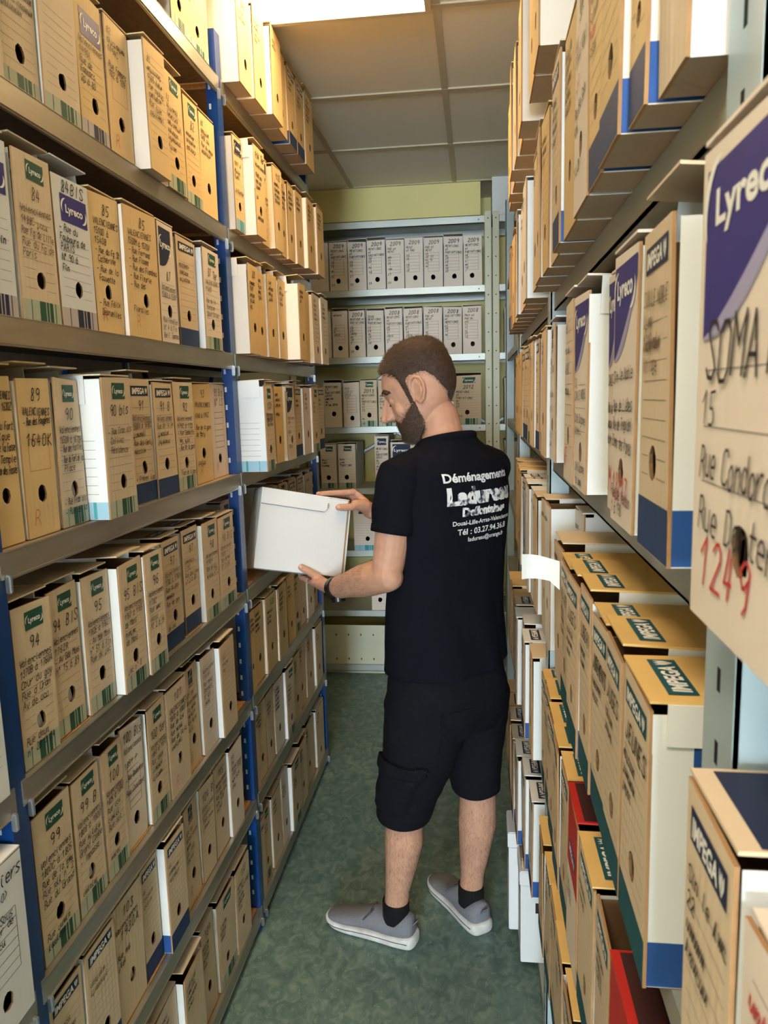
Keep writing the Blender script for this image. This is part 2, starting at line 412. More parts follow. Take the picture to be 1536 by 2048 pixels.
def archive_box(name, w, d, style, tone, text, opts, rng, h=BH, hole=None):
    """root empty at the front lower corner; local x along the spine's width, y into the shelf, z up; returns root"""
    root = empty(name)
    fm, sm = FRONT[tone], SIDE[tone]
    O = opts.split()
    kv = dict(t.split('=') for t in O if '=' in t)
    hz = {'g': .25, 'i': .29, 'I': .30, 'p': .30, 't': .20, 'V': .20, 'b': .26, 'B': .27, 'm': .27, 'r': .2, 'n': .26}.get(style, .27)*h
    hr = 0.0125*min(1, w/.1+.1)
    cx = w*(.5+rng.uniform(-.04, .06))
    mb = MB(); t = 0.003
    j = lambda s: rng.uniform(-s, s)
    c00, c10, c11, c01 = (j(.0008), 0, 0), (w+j(.0008), 0, 0), (w+j(.002), j(.003), h+j(.003)), (j(.002), j(.003), h+j(.003))
    def lerp(a, b, k): return tuple(a[i]+(b[i]-a[i])*k for i in range(3))
    outer = [lerp(a, b, k/4) for a, b in ((c00, c10), (c10, c11), (c11, c01), (c01, c00)) for k in range(4)]
    def yat(x, z):
        return c11[1]*max(0, min(1, z/h))*max(0, min(1, x/w)) + c01[1]*max(0, min(1, z/h))*(1-max(0, min(1, x/w)))
    nohole = 'nohole' in O
    if nohole:
        mb.poly(outer, fm)
    else:
        hol = []
        for p in outer:
            a = math.atan2((p[2]-hz)*.5, p[0]-cx)
            hx, hzz = cx+hr*math.cos(a)*(1+j(.08)), hz+1.12*hr*math.sin(a)*(1+j(.08))
            hol.append((hx, yat(hx, hzz), hzz))
        n = len(outer)
        for i in range(n):
            k = (i+1) % n
            mb.poly([outer[i], outer[k], hol[k], hol[i]], fm)
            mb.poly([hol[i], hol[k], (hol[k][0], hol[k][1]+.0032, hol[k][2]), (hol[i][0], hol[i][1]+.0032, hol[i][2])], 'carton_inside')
        if 'plug' in O:   # crumpled white paper showing in the hole
            mb.poly([(cx-hr, .009, hz-hr*1.2), (cx+hr*1.1, .006, hz-hr*1.2), (cx+hr*1.1, .012, hz+hr*1.2), (cx-hr*.3, .007, hz+hr*1.2)], 'paper')
    bk = [(p[0], p[1]+t, p[2]) for p in outer]
    for i in range(len(outer)):
        k = (i+1) % len(outer)
        mb.poly([outer[k], outer[i], bk[i], bk[k]], 'carton_kraft')
    e = .0012; zt = h-.004
    x0, x1 = e, w-e
    um = 'carton_fawn'
    mb.poly([(x0, t, 0), (x0, d, 0), (x0, d, zt), (x0, t, zt)][::-1], sm)
    mb.poly([(x1, t, 0), (x1, d, 0), (x1, d, zt), (x1, t, zt)], sm)
    mb.poly([(x0, t, 0), (x1, t, 0), (x1, d, 0), (x0, d, 0)][::-1], um)
    mb.poly([(x0, d, 0), (x1, d, 0), (x1, d, zt), (x0, d, zt)], fm)
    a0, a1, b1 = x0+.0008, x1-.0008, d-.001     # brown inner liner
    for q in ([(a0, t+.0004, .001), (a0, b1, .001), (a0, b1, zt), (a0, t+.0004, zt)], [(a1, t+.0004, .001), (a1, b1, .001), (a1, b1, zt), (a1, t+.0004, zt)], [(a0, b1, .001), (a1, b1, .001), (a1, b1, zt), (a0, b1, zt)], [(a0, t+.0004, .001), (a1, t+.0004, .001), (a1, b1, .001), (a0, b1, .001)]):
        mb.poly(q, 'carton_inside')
    yb = -.0003
    def fq(a, b, z0, z1, m, dy=0):   # print on the (slightly warped) front
        mb.poly([(a, yat(a, z0)+yb-dy, z0), (b, yat(b, z0)+yb-dy, z0), (b, yat(b, z1)+yb-dy, z1), (a, yat(a, z1)+yb-dy, z1)], m)
    if style in 'gbm':
        bz = .125*h
        if style == 'g': pale, dark = 'print_green_pale', 'print_green'
        elif style == 'm': pale, dark = 'print_sky', 'print_aqua'
        else: pale, dark = 'print_band_pale', 'print_navy'
        fq(0.0, w, .001, bz, pale)
        s = w/.1
        for a, b in ((.020, .0215), (.042, .058), (.061, .066), (.069, .078), (.084, .086)): fq(a*s, b*s, .001, bz, dark, .0003)
        if 'S' in O:
            for xs in (x0-.0004, x1+.0004):
                mb.poly([(xs, t, .001), (xs, d, .001), (xs, d, bz), (xs, t, bz)], 'print_sky')
                for a in range(6):
                    y0 = .02+a*.035+rng.uniform(0, .01); y1 = y0+rng.choice((.002, .006, .014))
                    xx = xs+(-.0004 if xs < w/2 else .0004)
                    mb.poly([(xx, y0, .001), (xx, y1, .001), (xx, y1, bz), (xx, y0, bz)], 'print_aqua')
                for a in range(7):
                    z = .18*h+a*.016; xx = xs+(-.0002 if xs < w/2 else .0002)
                    mb.poly([(xx, .02, z), (xx, .10, z), (xx, .10, z+.0007), (xx, .02, z+.0007)], 'print_grey')
    if style in 'iI':
        bm_, bs_ = ('print_band', 'print_royal') if style == 'i' else ('print_teal', 'print_royal')
        bz = .17*h
        fq(0, w, .001, bz, bm_)
        for xs in (x0-.0004, x1+.0004):
            mb.poly([(xs, t, .001), (xs, d, .001), (xs, d, bz), (xs, t, bz)], bs_)
            if style == 'I' and xs > w/2: mb.poly([(xs, .036, .72*h), (xs, .043, .72*h), (xs, .043, .93*h), (xs, .036, .93*h)], bs_)
    if style in 'giIbmBVn':
        top = {'g': .66, 'i': .78, 'I': .76, 'b': .56, 'm': .62, 'B': .5, 'V': .55, 'n': .9}[style]*h
        z = top; step = .0148 if style != 'V' else .03
        while z > (.16 if style in 'gbmn' else .2)*h:
            if nohole or abs(z-hz) > hr*1.25: fq(.1*w, .9*w, z, z+.00055, 'print_grey')
            else:
                fq(.1*w, cx-hr*1.15, z, z+.00055, 'print_grey'); fq(cx+hr*1.15, .9*w, z, z+.00055, 'print_grey')
            z -= step
    if style == 't':
        a, b = .22*w, .80*w; zt0, zt1 = .32*h, .70*h
        for k in range(7):
            z = zt0+(zt1-zt0)*k/6; fq(a, b, z, z+.0011, 'print_grey')
        for x in (a, b): fq(x-.0006, x+.0006, zt0, zt1, 'print_grey')
    if style == 'o':      # orange framed label
        a, b = .2*w, .85*w; zt0, zt1 = .42*h, .62*h
        for z in (zt0, zt1): fq(a, b, z, z+.0009, 'print_orange')
        for x in (a, b): fq(x-.0005, x+.0005, zt0, zt1, 'print_orange')
    if style == 'r':
        fq(.0, w, .0, .55*h, 'print_grey' if False else 'carton_pale')
    mb.build('carton', root)
    # lid with side flaps
    lm = fm if style != 'I' else 'carton_lid_amber'
    lb = MB(); lt = .0025
    lb.box((0, -d, -lt), (w, .001, 0), lm)
    if 'navylid' in O: lb.poly([(.004, -d+.012, .0004), (w-.002, -d+.012, .0004), (w-.002, -.05, .0004), (.004, -.05, .0004)], 'print_navy')
    if style == 'r':
        for ya_, yb_ in ((-d+.01, -d+.055), (-d+.075, -d+.11)): lb.poly([(.004, ya_, .0004), (w-.004, ya_, .0004), (w-.004, yb_, .0004), (.004, yb_, .0004)], 'print_maroon')
    for xs in (-.0016, w-.0002):
        if 'noflap' not in O:
            fz = rng.uniform(.035, .06)
            lb.box((xs, -d+rng.uniform(.012, .05), -fz), (xs+.0018, -.02, -lt), sm)
    ang = rng.choice((.2, .6, 1.0, 1.6, 2.4))
    if style == 'I': ang = rng.choice((.8, 2.0, 3.0))
    if 'open' in O: ang = float(kv.get('ang', 6))
    if 'nolid' not in O:
        lid = lb.build('lid', root, loc=(0, d, h+.0035), rot=(R(-ang), 0, 0))
        if style in 'iI' and 'navylid' not in O:
            tb = MB()
            logo_bar(tb, .12*w, .88*w, .0, .025, 'print_teal' if style == 'I' else 'print_navy')
            # lies on the lid near its front edge, read from the aisle
            for i_, v in enumerate(tb.v): tb.v[i_] = (v[0], -d+.018+v[2], .0002-v[1]) if style == 'i' else (w-v[0], -d+.043-v[2], .0002-v[1])
            tb.build('logo', lid)
    # printed logo
    lg = MB()
    if style == 'g': logo_round(lg, .33*w, .80*w, .845*h, .96*h, 'print_green')
    elif style == 'm': logo_round(lg, .2*w, .86*w, .83*h, .96*h, 'print_navy')
    elif style == 'b': logo_round(lg, .18*w, .92*w, .70*h, .88*h, 'print_blue')
    elif style == 'i': logo_bar(lg, .1*w, .9*w, .875*h, .955*h, 'print_navy')
    elif style == 'I': logo_bar(lg, .1*w, .9*w, .87*h, .955*h, 'print_teal')
    elif style == 'V': logo_swoosh(lg, w, h, 'print_blue')
    elif style == 'B': logo_shield(lg, w, h, 'print_navy')
    elif style == 'T': logo_tower(lg, w, h)
    elif style == 'r': logo_bar(lg, .2*w, .8*w, .66*h, .74*h, 'print_royal')
    if lg.v:
        for i_, v in enumerate(lg.v): lg.v[i_] = (v[0], v[1]+yat(v[0], v[2]), v[2])
        lg.build('logo', root)
    # handwriting
    hw = MB(); ink = 'ink_red' if 'redink' in O else ('ink_faded' if 'faded' in O else 'ink_black')
    start = {'g': .765, 'i': .80, 'I': .78, 'b': .935, 'm': .76, 'B': .57, 'p': .90, 't': .915, 'V': .56, 'T': .74, 'o': .90, 'n': .86, 'r': .45}.get(style, .88)*h
    z = float(kv.get('z', start/h))*h
    lines = text.split('/') if text else []
    PEN = float(kv.get('pen', kv.get('pen0', 1)))
    for k, ln in enumerate(lines):
        if ln == '': z -= .012; continue
        if ln == '@': z = .66*h; continue
        big = ln.startswith('#'); ln = ln.lstrip('#')
        lk = ink
        if ln.startswith('!'): lk = 'ink_red'; ln = ln[1:]
        size = (.0185 if big else .0112)*float(kv.get('s', 1))
        if not nohole and 'noskip' not in O and abs(z-size*.2-hz) < hr*1.25+size*.45: z = hz-hr*1.35-size*.3
        if z < .03*h+size*.5: break
        write(hw, ln, (.09 if not big else .12)*w, z-size*.5, size, .86*w, lk, rng=rng, y=-.0012, wid=(.0017 if big else (.00135 if style in 'pob' else .0011))*PEN, center=big)
        z -= float(kv.get('pitch', size*1.22+.003))
        if style == 'b' and k == 0: z = .66*h
    rm = MB()
    if 'R' in O: write(rm, 'R', .2*w, .08*h, .024, .3*w, 'ink_red', rng=rng, y=-.0012, wid=.0012)
    if 'red' in kv: write(rm, kv['red'], .12*w, .09*h, .026, .7*w, 'ink_red', rng=rng, y=-.0012, wid=.0022)
    if hw.v:
        for i_, v in enumerate(hw.v): hw.v[i_] = (v[0], v[1]+yat(v[0], v[2]), v[2])
        hw.build('handwriting', root)
    if rm.v: rm.build('red_marking', root)
    return root

ORD = ['first', 'second', 'third', 'fourth', 'fifth', 'sixth', 'seventh', 'eighth', 'ninth', 'tenth', 'eleventh', 'twelfth', 'thirteenth', 'fourteenth']
TONE = {'k': 'beige', 'a': 'amber', 'p': 'pale', 'w': 'white', 'g': 'grey', 'r': 'red'}
FEAT = {'g': 'with green logo', 'i': 'with navy logo bar', 'I': 'with teal logo bar', 'b': 'with blue logo', 'm': 'with small blue logo', 'B': 'with dark shield logo', 'V': 'with large blue swoosh', 'p': 'without logo', 't': 'with printed table', 'T': 'with tower logo', 'o': 'with orange frame', 'n': 'with ruled lines', 'r': 'and grey'}
def box_label(style, tone, mark, k, where):
    m_ = (' marked %s' % mark) if mark else ''
    return '%s box%s %s, %s %s' % (TONE[tone], m_, FEAT[style], ORD[k] if not where.startswith('atop') else 'standing', where)

def shelf_row(side, x, z, where, group, items, depth=.325, seed=0):
    rng = random.Random(seed)
    x0, x1 = x if isinstance(x, tuple) else (x, x)
    Ys = [it[0] for it in items]; lo, hi = min(Ys), max(it[1] for it in items)
    out = []; prev = -9
    for k, it in enumerate(items):
        ya, yb, style, tone, text = it[:5]; opts = it[5] if len(it) > 5 else ''; mark = it[6] if len(it) > 6 else ''
        kv = dict(t.split('=') for t in opts.split() if '=' in t)
        dx_ = float(kv.get('dx', 0))
        if side == 'L' and abs(dx_) > .004:    # a box pulled forward also shows nearer: keep its place in the row
            k_ = 1-dx_/abs(x0); ya, yb = ya*k_, yb*k_
            lo_ = max(1.022 if it[0] < 2.15 else 2.181, prev); sh = max(0, lo_-ya); ya += sh; yb += sh
        prev = yb
        w = yb-ya-.0045
        opts += {'B': ' pen0=1.7', 'R': ' pen0=1.15'}.get(side, ' pen0=1.35' if ya > 2.15 else ' pen0=1.1')
        h = BH+float(kv.get('dh', 0))+rng.uniform(-.003, .003)
        xx = x0+(x1-x0)*((ya+yb)/2-lo)/(hi-lo+1e-6)
        dx = float(kv.get('dx', 0))+(rng.uniform(-.0015, .0015) if side == 'R' else rng.uniform(-.005, .006))
        d = float(kv.get('d', depth))
        z_ = z + .0012
        r = archive_box('archive_box', w, d, style, tone, text, opts, rng, h)
        ry = float(kv.get('rz', rng.uniform(-.3, .3)))
        if side == 'L':
            r.location = (xx+dx, ya+.00225, z_); r.rotation_euler = (0, 0, R(90+ry))
        elif side == 'R':
            r.location = (xx-dx, yb-.00225, z_); r.rotation_euler = (0, 0, R(-90+ry))
        else:
            r.location = (ya+.00225, xx-dx, z_); r.rotation_euler = (0, 0, R(ry))
        tag(r, box_label(style, tone, mark, k, where), 'archive box', group)
        out.append(r)
    return out

# ------------------------------------------------------------------ room shell
XL, XR, YB, YF, HC = -1.06, 0.56, 4.82, -8.0, 2.795
def slab(name, p0, p1, m):
    mb = MB(); mb.box(p0, p1, m); return structure(mb.build(name))
slab('floor', (XL, YF, -.1), (XR+.9, YB, 0), 'marbled_linoleum')
slab('wall_left', (XL-.1, YF, 0), (XL, YB, HC), 'wall_cream')
slab('wall_right', (XR+.9, YF, 0), (XR+1.0, YB, HC), 'wall_cream')
slab('wall_back', (XL, YB, 0), (XR+.9, YB+.1, HC), 'wall_paint')
slab('wall_soffit', (XL, 4.43, 2.615), (.03, YB, HC-.002), 'wall_paint')
# ceiling: mineral tiles in a visible grid
GX = [-.11+.565*k for k in range(-2, 4)]
GY = [2.49+.645*k for k in range(-16, 5)]
mb = MB(); mb.box((XL, YF, HC), (XR+.9, YB, HC+.08), 'ceiling_tile')
structure(mb.build('ceiling'))
for i, x in enumerate(g for g in GX if XL < g < XR+.9):
    slab('trim_%d' % (i+1), (x-.012, YF, HC-.006), (x+.012, YB, HC-.0005), 'ceiling_grid')
for i, y in enumerate(g for g in GY if YF < g < 4.5):
    slab('trim_%d' % (i+11), (XL, y-.012, HC-.0065), (XR+.9, y+.012, HC-.0005), 'ceiling_grid')
# wall behind the viewer with its window
WX0, WX1, WZ0, WZ1 = -1.0, .50, .80, 2.45
mb = MB()
for p0, p1 in (((XL, YF-.1, 0), (WX0, YF, HC)), ((WX1, YF-.1, 0), (XR+.9, YF, HC)), ((WX0, YF-.1, 0), (WX1, YF, WZ0)), ((WX0, YF-.1, WZ1), (WX1, YF, HC))):
    mb.box(p0, p1, 'wall_cream')
structure(mb.build('wall_front'))
mat('daylight_pane', (0.8, 0.85, 0.9), 0.3, emit=(COOL, SKY_POWER))
mb = MB(); mb.box((WX0, YF-.06, WZ0), (WX1, YF-.05, WZ1), 'daylight_pane')
win = structure(mb.build('window_1'))
mb = MB()
for a, b in ((WX0, WX0+.05), (WX1-.05, WX1), ((WX0+WX1)/2-.03, (WX0+WX1)/2+.03)): mb.box((a, YF-.05, WZ0), (b, YF-.01, WZ1), 'print_white')
for a, b in ((WZ0, WZ0+.05), (WZ1-.05, WZ1)): mb.box((WX0+.05, YF-.05, a), (WX1-.05, YF-.01, b), 'print_white')
mb.build('window_frame', win)

# ceiling luminaires
mat('warm_diffuser', (0.9, 0.8, 0.6), 0.5, emit=(WARM, LAMP_POWER))
mat('rear_fill_diffuser', (0.9, 0.8, 0.6), 0.5, emit=(WARM_REAR, REAR_FILL))
def luminaire(x0, y0, label, em):
    r = empty('ceiling_light', ((x0+.282), (y0+.322), HC-.012))
    f = MB()
    w, h, t = .268, .308, .018
    for p0, p1 in (((-w, -h, -.02), (-w+t, h, .008)), ((w-t, -h, -.02), (w, h, .008)), ((-w+t, -h, -.02), (w-t, -h+t, .008)), ((-w+t, h-t, -.02), (w-t, h, .008))):
        f.box(p0, p1, 'ceiling_grid')
    f.build('frame', r)
    d = MB(); d.box((-w+t, -h+t, -.012), (w-t, h-t, .006), em); d.build('diffuser', r)
    tag(r, label, 'ceiling light', 'ceiling luminaires')
luminaire(GX[1]+.002, 2.49-.645, 'glowing warm square light panel set in the tiled ceiling above the blue rack', 'warm_diffuser')
luminaire(GX[1]+.002, 2.49-5*.645, 'added unseen fill light panel in the ceiling before the racks begin', 'rear_fill_diffuser')  # this panel and those further back are unseen, added to brighten the aisle
luminaire(GX[2]+.002, 2.49-9*.645, 'added unseen fill light panel in the ceiling midway to the window', 'rear_fill_diffuser')
luminaire(GX[2]+.002, 2.49-13*.645, 'added unseen fill light panel in the ceiling close to the window', 'rear_fill_diffuser')

# ------------------------------------------------------------------ racks
ZL = [2.505, 2.12, 1.777, 1.437, 1.089, .755, .435, .075]
UPR = [(-.16, -.118), (.978, 1.020), (2.135, 2.178), (3.235, 3.28), ]
rack = empty('shelving_rack', (-.86, 1.5, 0))
tag(rack, 'long blue and galvanised steel shelving rack full of archive boxes along the aisle', 'shelving rack')
def upright(y0, y1, x0, x1, z1, m, parent, slots=True, s=1):
    u = MB()
    u.box((x0, y0, 0.0), (x1, y1, z1), m)
    if slots:
        z = .12
        while z < z1-.05:
            u.box((x0+.006, y0-.0006, z), (x0+.012, y0, z+.014), 'slot_light')
            u.box((x1-.0002, y0+.014, z+.01), (x1+.0005, y0+.026, z+.022), 'slot_dark') if False else None
            z += .05
    for i_, v in enumerate(u.v): u.v[i_] = (v[0]-parent.location.x, v[1]-parent.location.y, v[2])
    return u.build('upright', parent)
def off(mb_, parent):
    for i_, v in enumerate(mb_.v): mb_.v[i_] = (v[0]-parent.location.x, v[1]-parent.location.y, v[2]-parent.location.z)
    return mb_
for (y0, y1) in UPR:
    upright(y0, y1, -.712, -.682, 2.62, 'blue_paint', rack)
    upright(y0, y1, -1.045, -1.015, 2.62, 'blue_paint', rack)
for b in range(3):
    ya, yb = UPR[b][1], UPR[b+1][0]
    for z in ZL:
        s = MB()   # galvanised front beam with a rolled lip, and its rear twin
        s.box((-.684, ya-.012, z-.040), (-.680, yb+.012, z), 'galvanised_steel')
        s.box((-.690, ya+.001, z-.044), (-.678, yb-.001, z-.036), 'galvanised_steel', .003)
        s.box((-.692, ya+.001, z-.003), (-.679, yb-.001, z+.0004), 'galvanised_steel', .0015)
        s.box((-1.012, ya, z-.04), (-1.004, yb, z), 'galvanised_steel')
        off(s, rack).build('shelf_beam', rack)
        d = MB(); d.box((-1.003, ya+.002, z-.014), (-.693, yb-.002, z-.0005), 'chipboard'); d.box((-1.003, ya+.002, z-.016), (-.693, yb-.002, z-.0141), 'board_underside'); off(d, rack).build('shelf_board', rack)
        for ye, sg in ((ya, 1), (yb, -1)):
            c = MB()
            c.box((-.6815, ye-sg*.004, z-.062), (-.672, ye+sg*.004, z-.034), 'clip_metal', .002)
            off(c, rack).build('clip', rack)
    x = MB()
    for s_ in (1, -1):   # flat cross brace at the rear
        p0, p1 = Vector((-1.05, ya, 1.2-s_*.9)), Vector((-1.05, yb, 1.2+s_*.9))
        x.tube([p0, p1], .008, 'blue_paint', 6, False)
    off(x, rack).build('brace', rack)

ZR = [2.215, 1.85, 1.515, 1.135, .775, .415, .06]
grack = empty('shelving_rack', (.33, 1.5, 0))
tag(grack, 'pale grey steel shelving rack crammed with archive boxes facing the blue one', 'shelving rack')
for (y0, y1) in ((-.75, -.69), (.47, .53), (1.685, 1.745), (2.925, 2.985), (4.15, 4.21)):
    for xa, xb in ((.155, .159), (.50, .504)):
        u = MB()
        u.box((xa, y0, 0), (xb, y1, 2.62), 'grey_paint')
        u.box((xa+.0005, y0, 0), (xa+.042, y0+.0035, 2.62), 'grey_paint')
        u.box((xa+.0005, y1-.0035, 0), (xa+.042, y1, 2.62), 'grey_paint')
        z = .1
        while z < 2.6:
            u.box((xa-.0003, (y0+y1)/2-.003, z), (xa+.0003, (y0+y1)/2+.003, z+.016), 'slot_dark'); z += .05
        off(u, grack).build('upright', grack)
for ya, yb in ((-.69, .47), (.53, 1.685), (1.745, 2.925), (2.985, 4.15)):
    for z in ZR:
        s = MB()
        s.box((.163, ya, z-.036), (.166, yb, z), 'grey_steel')
        s.box((.163, ya, z-.036), (.186, yb, z-.033), 'grey_steel')
        s.box((.166, ya, z-.003), (.499, yb, z), 'grey_steel')
        s.box((.496, ya, z-.036), (.499, yb, z-.003), 'grey_steel')
        off(s, grack).build('shelf', grack)

e = MB(); e.box((.16, -.70, 0), (.499, -.695, 2.62), 'grey_steel'); off(e, grack).build('daylight_blocker', grack)  # unseen panel added to keep daylight off the near right-hand box flanks
# cream rack along the end wall
ZB = [2.60, 2.237, 1.871, 1.479, 1.126, .758, .396, .06]
YR = 4.38
brack = empty('shelving_rack', (-.55, YR+.2, 0))
tag(brack, 'cream steel shelving rack across the end wall under the yellow soffit', 'shelving rack')
brack2 = empty('shelving_rack', (.6, YR+.2, 0))
tag(brack2, 'narrow visible bay of cream steel rack in the corner past the end rack', 'shelving rack')
def cream_rack(root, x0, x1, top, posts):
    for xp in posts:
        for yp in (YR-.012, YR+.36):
            u = MB(); u.box((xp, yp, 0), (xp+.034, yp+.03, top), 'cream_paint', .003)
            z = .08
            while z < top-.03:
                u.box((xp+.014, yp-.0006, z), (xp+.02, yp, z+.006), 'slot_dark'); z += .1
            off(u, root).build('upright', root)
    for z in ZB:
        s = MB()
        s.box((x0, YR, z-.038), (x1, YR+.003, z), 'zinc_tray')
        s.box((x0, YR, z-.038), (x1, YR+.02, z-.035), 'zinc_tray')
        s.box((x0, YR+.003, z-.003), (x1, YR+.36, z), 'zinc_tray')
        s.box((x0, YR+.357, z-.038), (x1, YR+.36, z-.003), 'zinc_tray')
        for xx in (x0+.03, x1-.035): s.box((xx, YR-.0006, z-.022), (xx+.006, YR, z-.016), 'slot_dark')
        off(s, root).build('shelf', root)
    for k in (0, 2, 3, 5):
        b = MB(); b.tube([(x0, YR+.375, ZB[k+1]), ((x0+x1)/2, YR+.375, ZB[k]-.05)], .012, 'zinc_tray', 6, False, (1, .3)); b.tube([(x1, YR+.375, ZB[k+1]), ((x0+x1)/2, YR+.375, ZB[k]-.05)], .012, 'zinc_tray', 6, False, (1, .3))
        off(b, root).build('brace', root)
cream_rack(brack, -1.03, .05, 2.62, (-1.055, .052))
cream_rack(brack2, .13, 1.1, 2.62, (.094, 1.1))
mb = MB()
mb.box((-1.02, YR+.02, .002), (.05, YR+.026, .30), 'cream_paint')
for k in range(14):
    for z in (.085, .235): mb.box((-1.0+k*.075, YR+.0192, z), (-.994+k*.075, YR+.02, z+.012), 'slot_dark')
off(mb, brack).build('kick_panel', brack)

# ------------------------------------------------------------------ the boxes
NB, FB = 'box on the %s shelf of the near blue bay', 'box on the %s shelf of the far blue bay'
def near(n): return 'on %s shelf of near blue bay' % n
def far(n): return 'on %s shelf of far blue bay' % n
XB = -.692
S = '~~~~~~~~'; S2 = '~~~~~~~~~~~'; SS = '/~~~~~~~~~/~~~~~~~~~~~/~~~~~~~~/~~~~~~~~~~/~~~~~~'
shelf_row('L', XB, ZL[0], near('top'), 'boxes on the top shelf of the near blue bay', [
 (1.843,1.95,'g','a','~~~~~~~/~~~~~~~~/~~~~~~',''), (1.952,2.12,'g','a','#80/~~~~~~~~~/~~~~~~~~/~~~~~~~/~~~~~',''),], seed=1)
shelf_row('L', XB, ZL[1], near('second'), 'boxes on the second shelf of the near blue bay', [
 (1.03,1.145,'p','k','~~~~~~~/~~~~~~~~/~~~~~~~','R'), (1.148,1.259,'g','k','~~~~/~~~~~~~~~/Rue du ~~~~~~/Rue des ~~~~~~/~~~~~~~~','noflap'), (1.26,1.379,'g','k','',''),
 (1.381,1.491,'b','a','@/Valenciennes/1490L/Rue de/Fammars/20 \u00e0 30',''), (1.493,1.598,'o','a','82/~~~~~~~~~~/1494C/@/Rue Famars/102 \u00e0 109','R'),
 (1.64,1.752,'n','a','83/~~~~~~~~~/1505 ~~~~/Rue ~~~~~~/~~~~~~~~/Rue ~~~~/~~~~~~~~~','dx=.035 plug'), (1.763,1.88,'g','a','82/~~~~~~~~~'+SS,'dx=.012 open ang=3'), (1.884,1.995,'g','a','#82/~~~~~~~/~~~~~~~~/~~~~~~~~',''),
 (1.998,2.122,'p','a','83/~~~~~~~~/1497 ~~~/Rue du ~~~~/~~~~~~~~~','plug'),], seed=2)
shelf_row('L', XB, ZL[2], near('third'), 'boxes on the third shelf of the near blue bay', [
 (1.025,1.133,'b','w','~~~~~~/~~~~~~~~/~~~~~~~///~~es Ellin','pen=1.4'), (1.142,1.255,'g','k','#84/Valenciennes/1488C ~~~~/Rue Fg de Lille/Rue du Fg de/Paris','faded open ang=3','84'),
 (1.257,1.380,'b','w','#84BIS/- Rue du/Faubourg de/PARIS/N\u00b0 90 \u00e0/Fin','pen=1.2 open ang=4','84 bis'), (1.382,1.494,'p','a','#85/VALENCIENNES/1510D \u00e0/1540B/- Rue du Fg St/ Catherine/- Rue de la/ Fauvette/- Rue F\u00e9lix/ Desruelles///- Rue Fernig','R','85'),
 (1.505,1.663,'p','a','#85/VALENCIENNES/1550M \u00e0 1570V/- Rue Ferrand/- Rue Flamme/- Rue des Flandres/- Rue Fleurie/- Rue des/ Floralies','R dx=.012'),
 (1.690,1.796,'B','p','#87/Valenciennes/1580X \u00e0 1590P/Rue F\u00e9nelon/N\u00b0 4 \u00e0 Fin/Rue F. Tonneau','dx=.015','87'), (1.799,1.922,'i','k','/~~~~~~~~/~~~~~~~/~~~~~~~~','faded'),
 (1.930,2.062,'g','p','#87 Ter/VALENCIENNES/1580D//Rue de la/Fontaine/Saint Gilles','dx=.012','87 ter'),], seed=3)
shelf_row('L', XB, ZL[3], near('fourth'), 'boxes on the fourth shelf of the near blue bay', [
 (1.025,1.103,'p','a','VALENCIENNES/1610 \u00e0 1630Z//Rue du Fort/Minique/Rue de la Fosse/du Temple/Chemin des Foss\u00e9s','open ang=3'), (1.108,1.202,'o','a','#89/VALENCIENNES/- Rue des Foug\u00e8res//#1640K','R open ang=4','89'),
 (1.210,1.301,'g','k','#90/Valenciennes/1650A \u00e0 1670R/- Rue des Fusill\u00e9s/- Rue du Fort de la/ Place/- Rue Fran\u00e7ois/- Rue de la/ Gde Fontaine','plug open ang=3','90'),
 (1.352,1.474,'g','k','#90 bis//- Rue Fran\u00e7ois/ Colliez/ R\u00e9sidence','S dx=.032','90 bis'), (1.476,1.586,'i','k','#91/Valenciennes/1680X \u00e0 1690C/~~~~~~~~/Rue des Gar~~/~~~~~~~/- Fr\u00e8res ~~~','plug open ang=3','91'),
 (1.592,1.710,'i','k','#91 B/Valenciennes/Rue de la ~~/~~~~~~~~/~~~~~~~~~','dx=.006','91b'), (1.713,1.832,'g','k','#92/Valenciennes/1710C \u00e0 1720/- Rue Gambetta/ ~~~ ~~~~/- Rue de la gare/ Place de la gare','plug','92'),
 (1.842,1.967,'p','a','#93/VALENCIENNES//1740 \u00e0 1745Z//Rue de la gare/de Marly//~~~~~~~','R dx=-.006','93'), (1.970,2.10,'t','p','#93 Bis/#N\u00b0 LS','R dx=-.01','93 bis'),], seed=4)
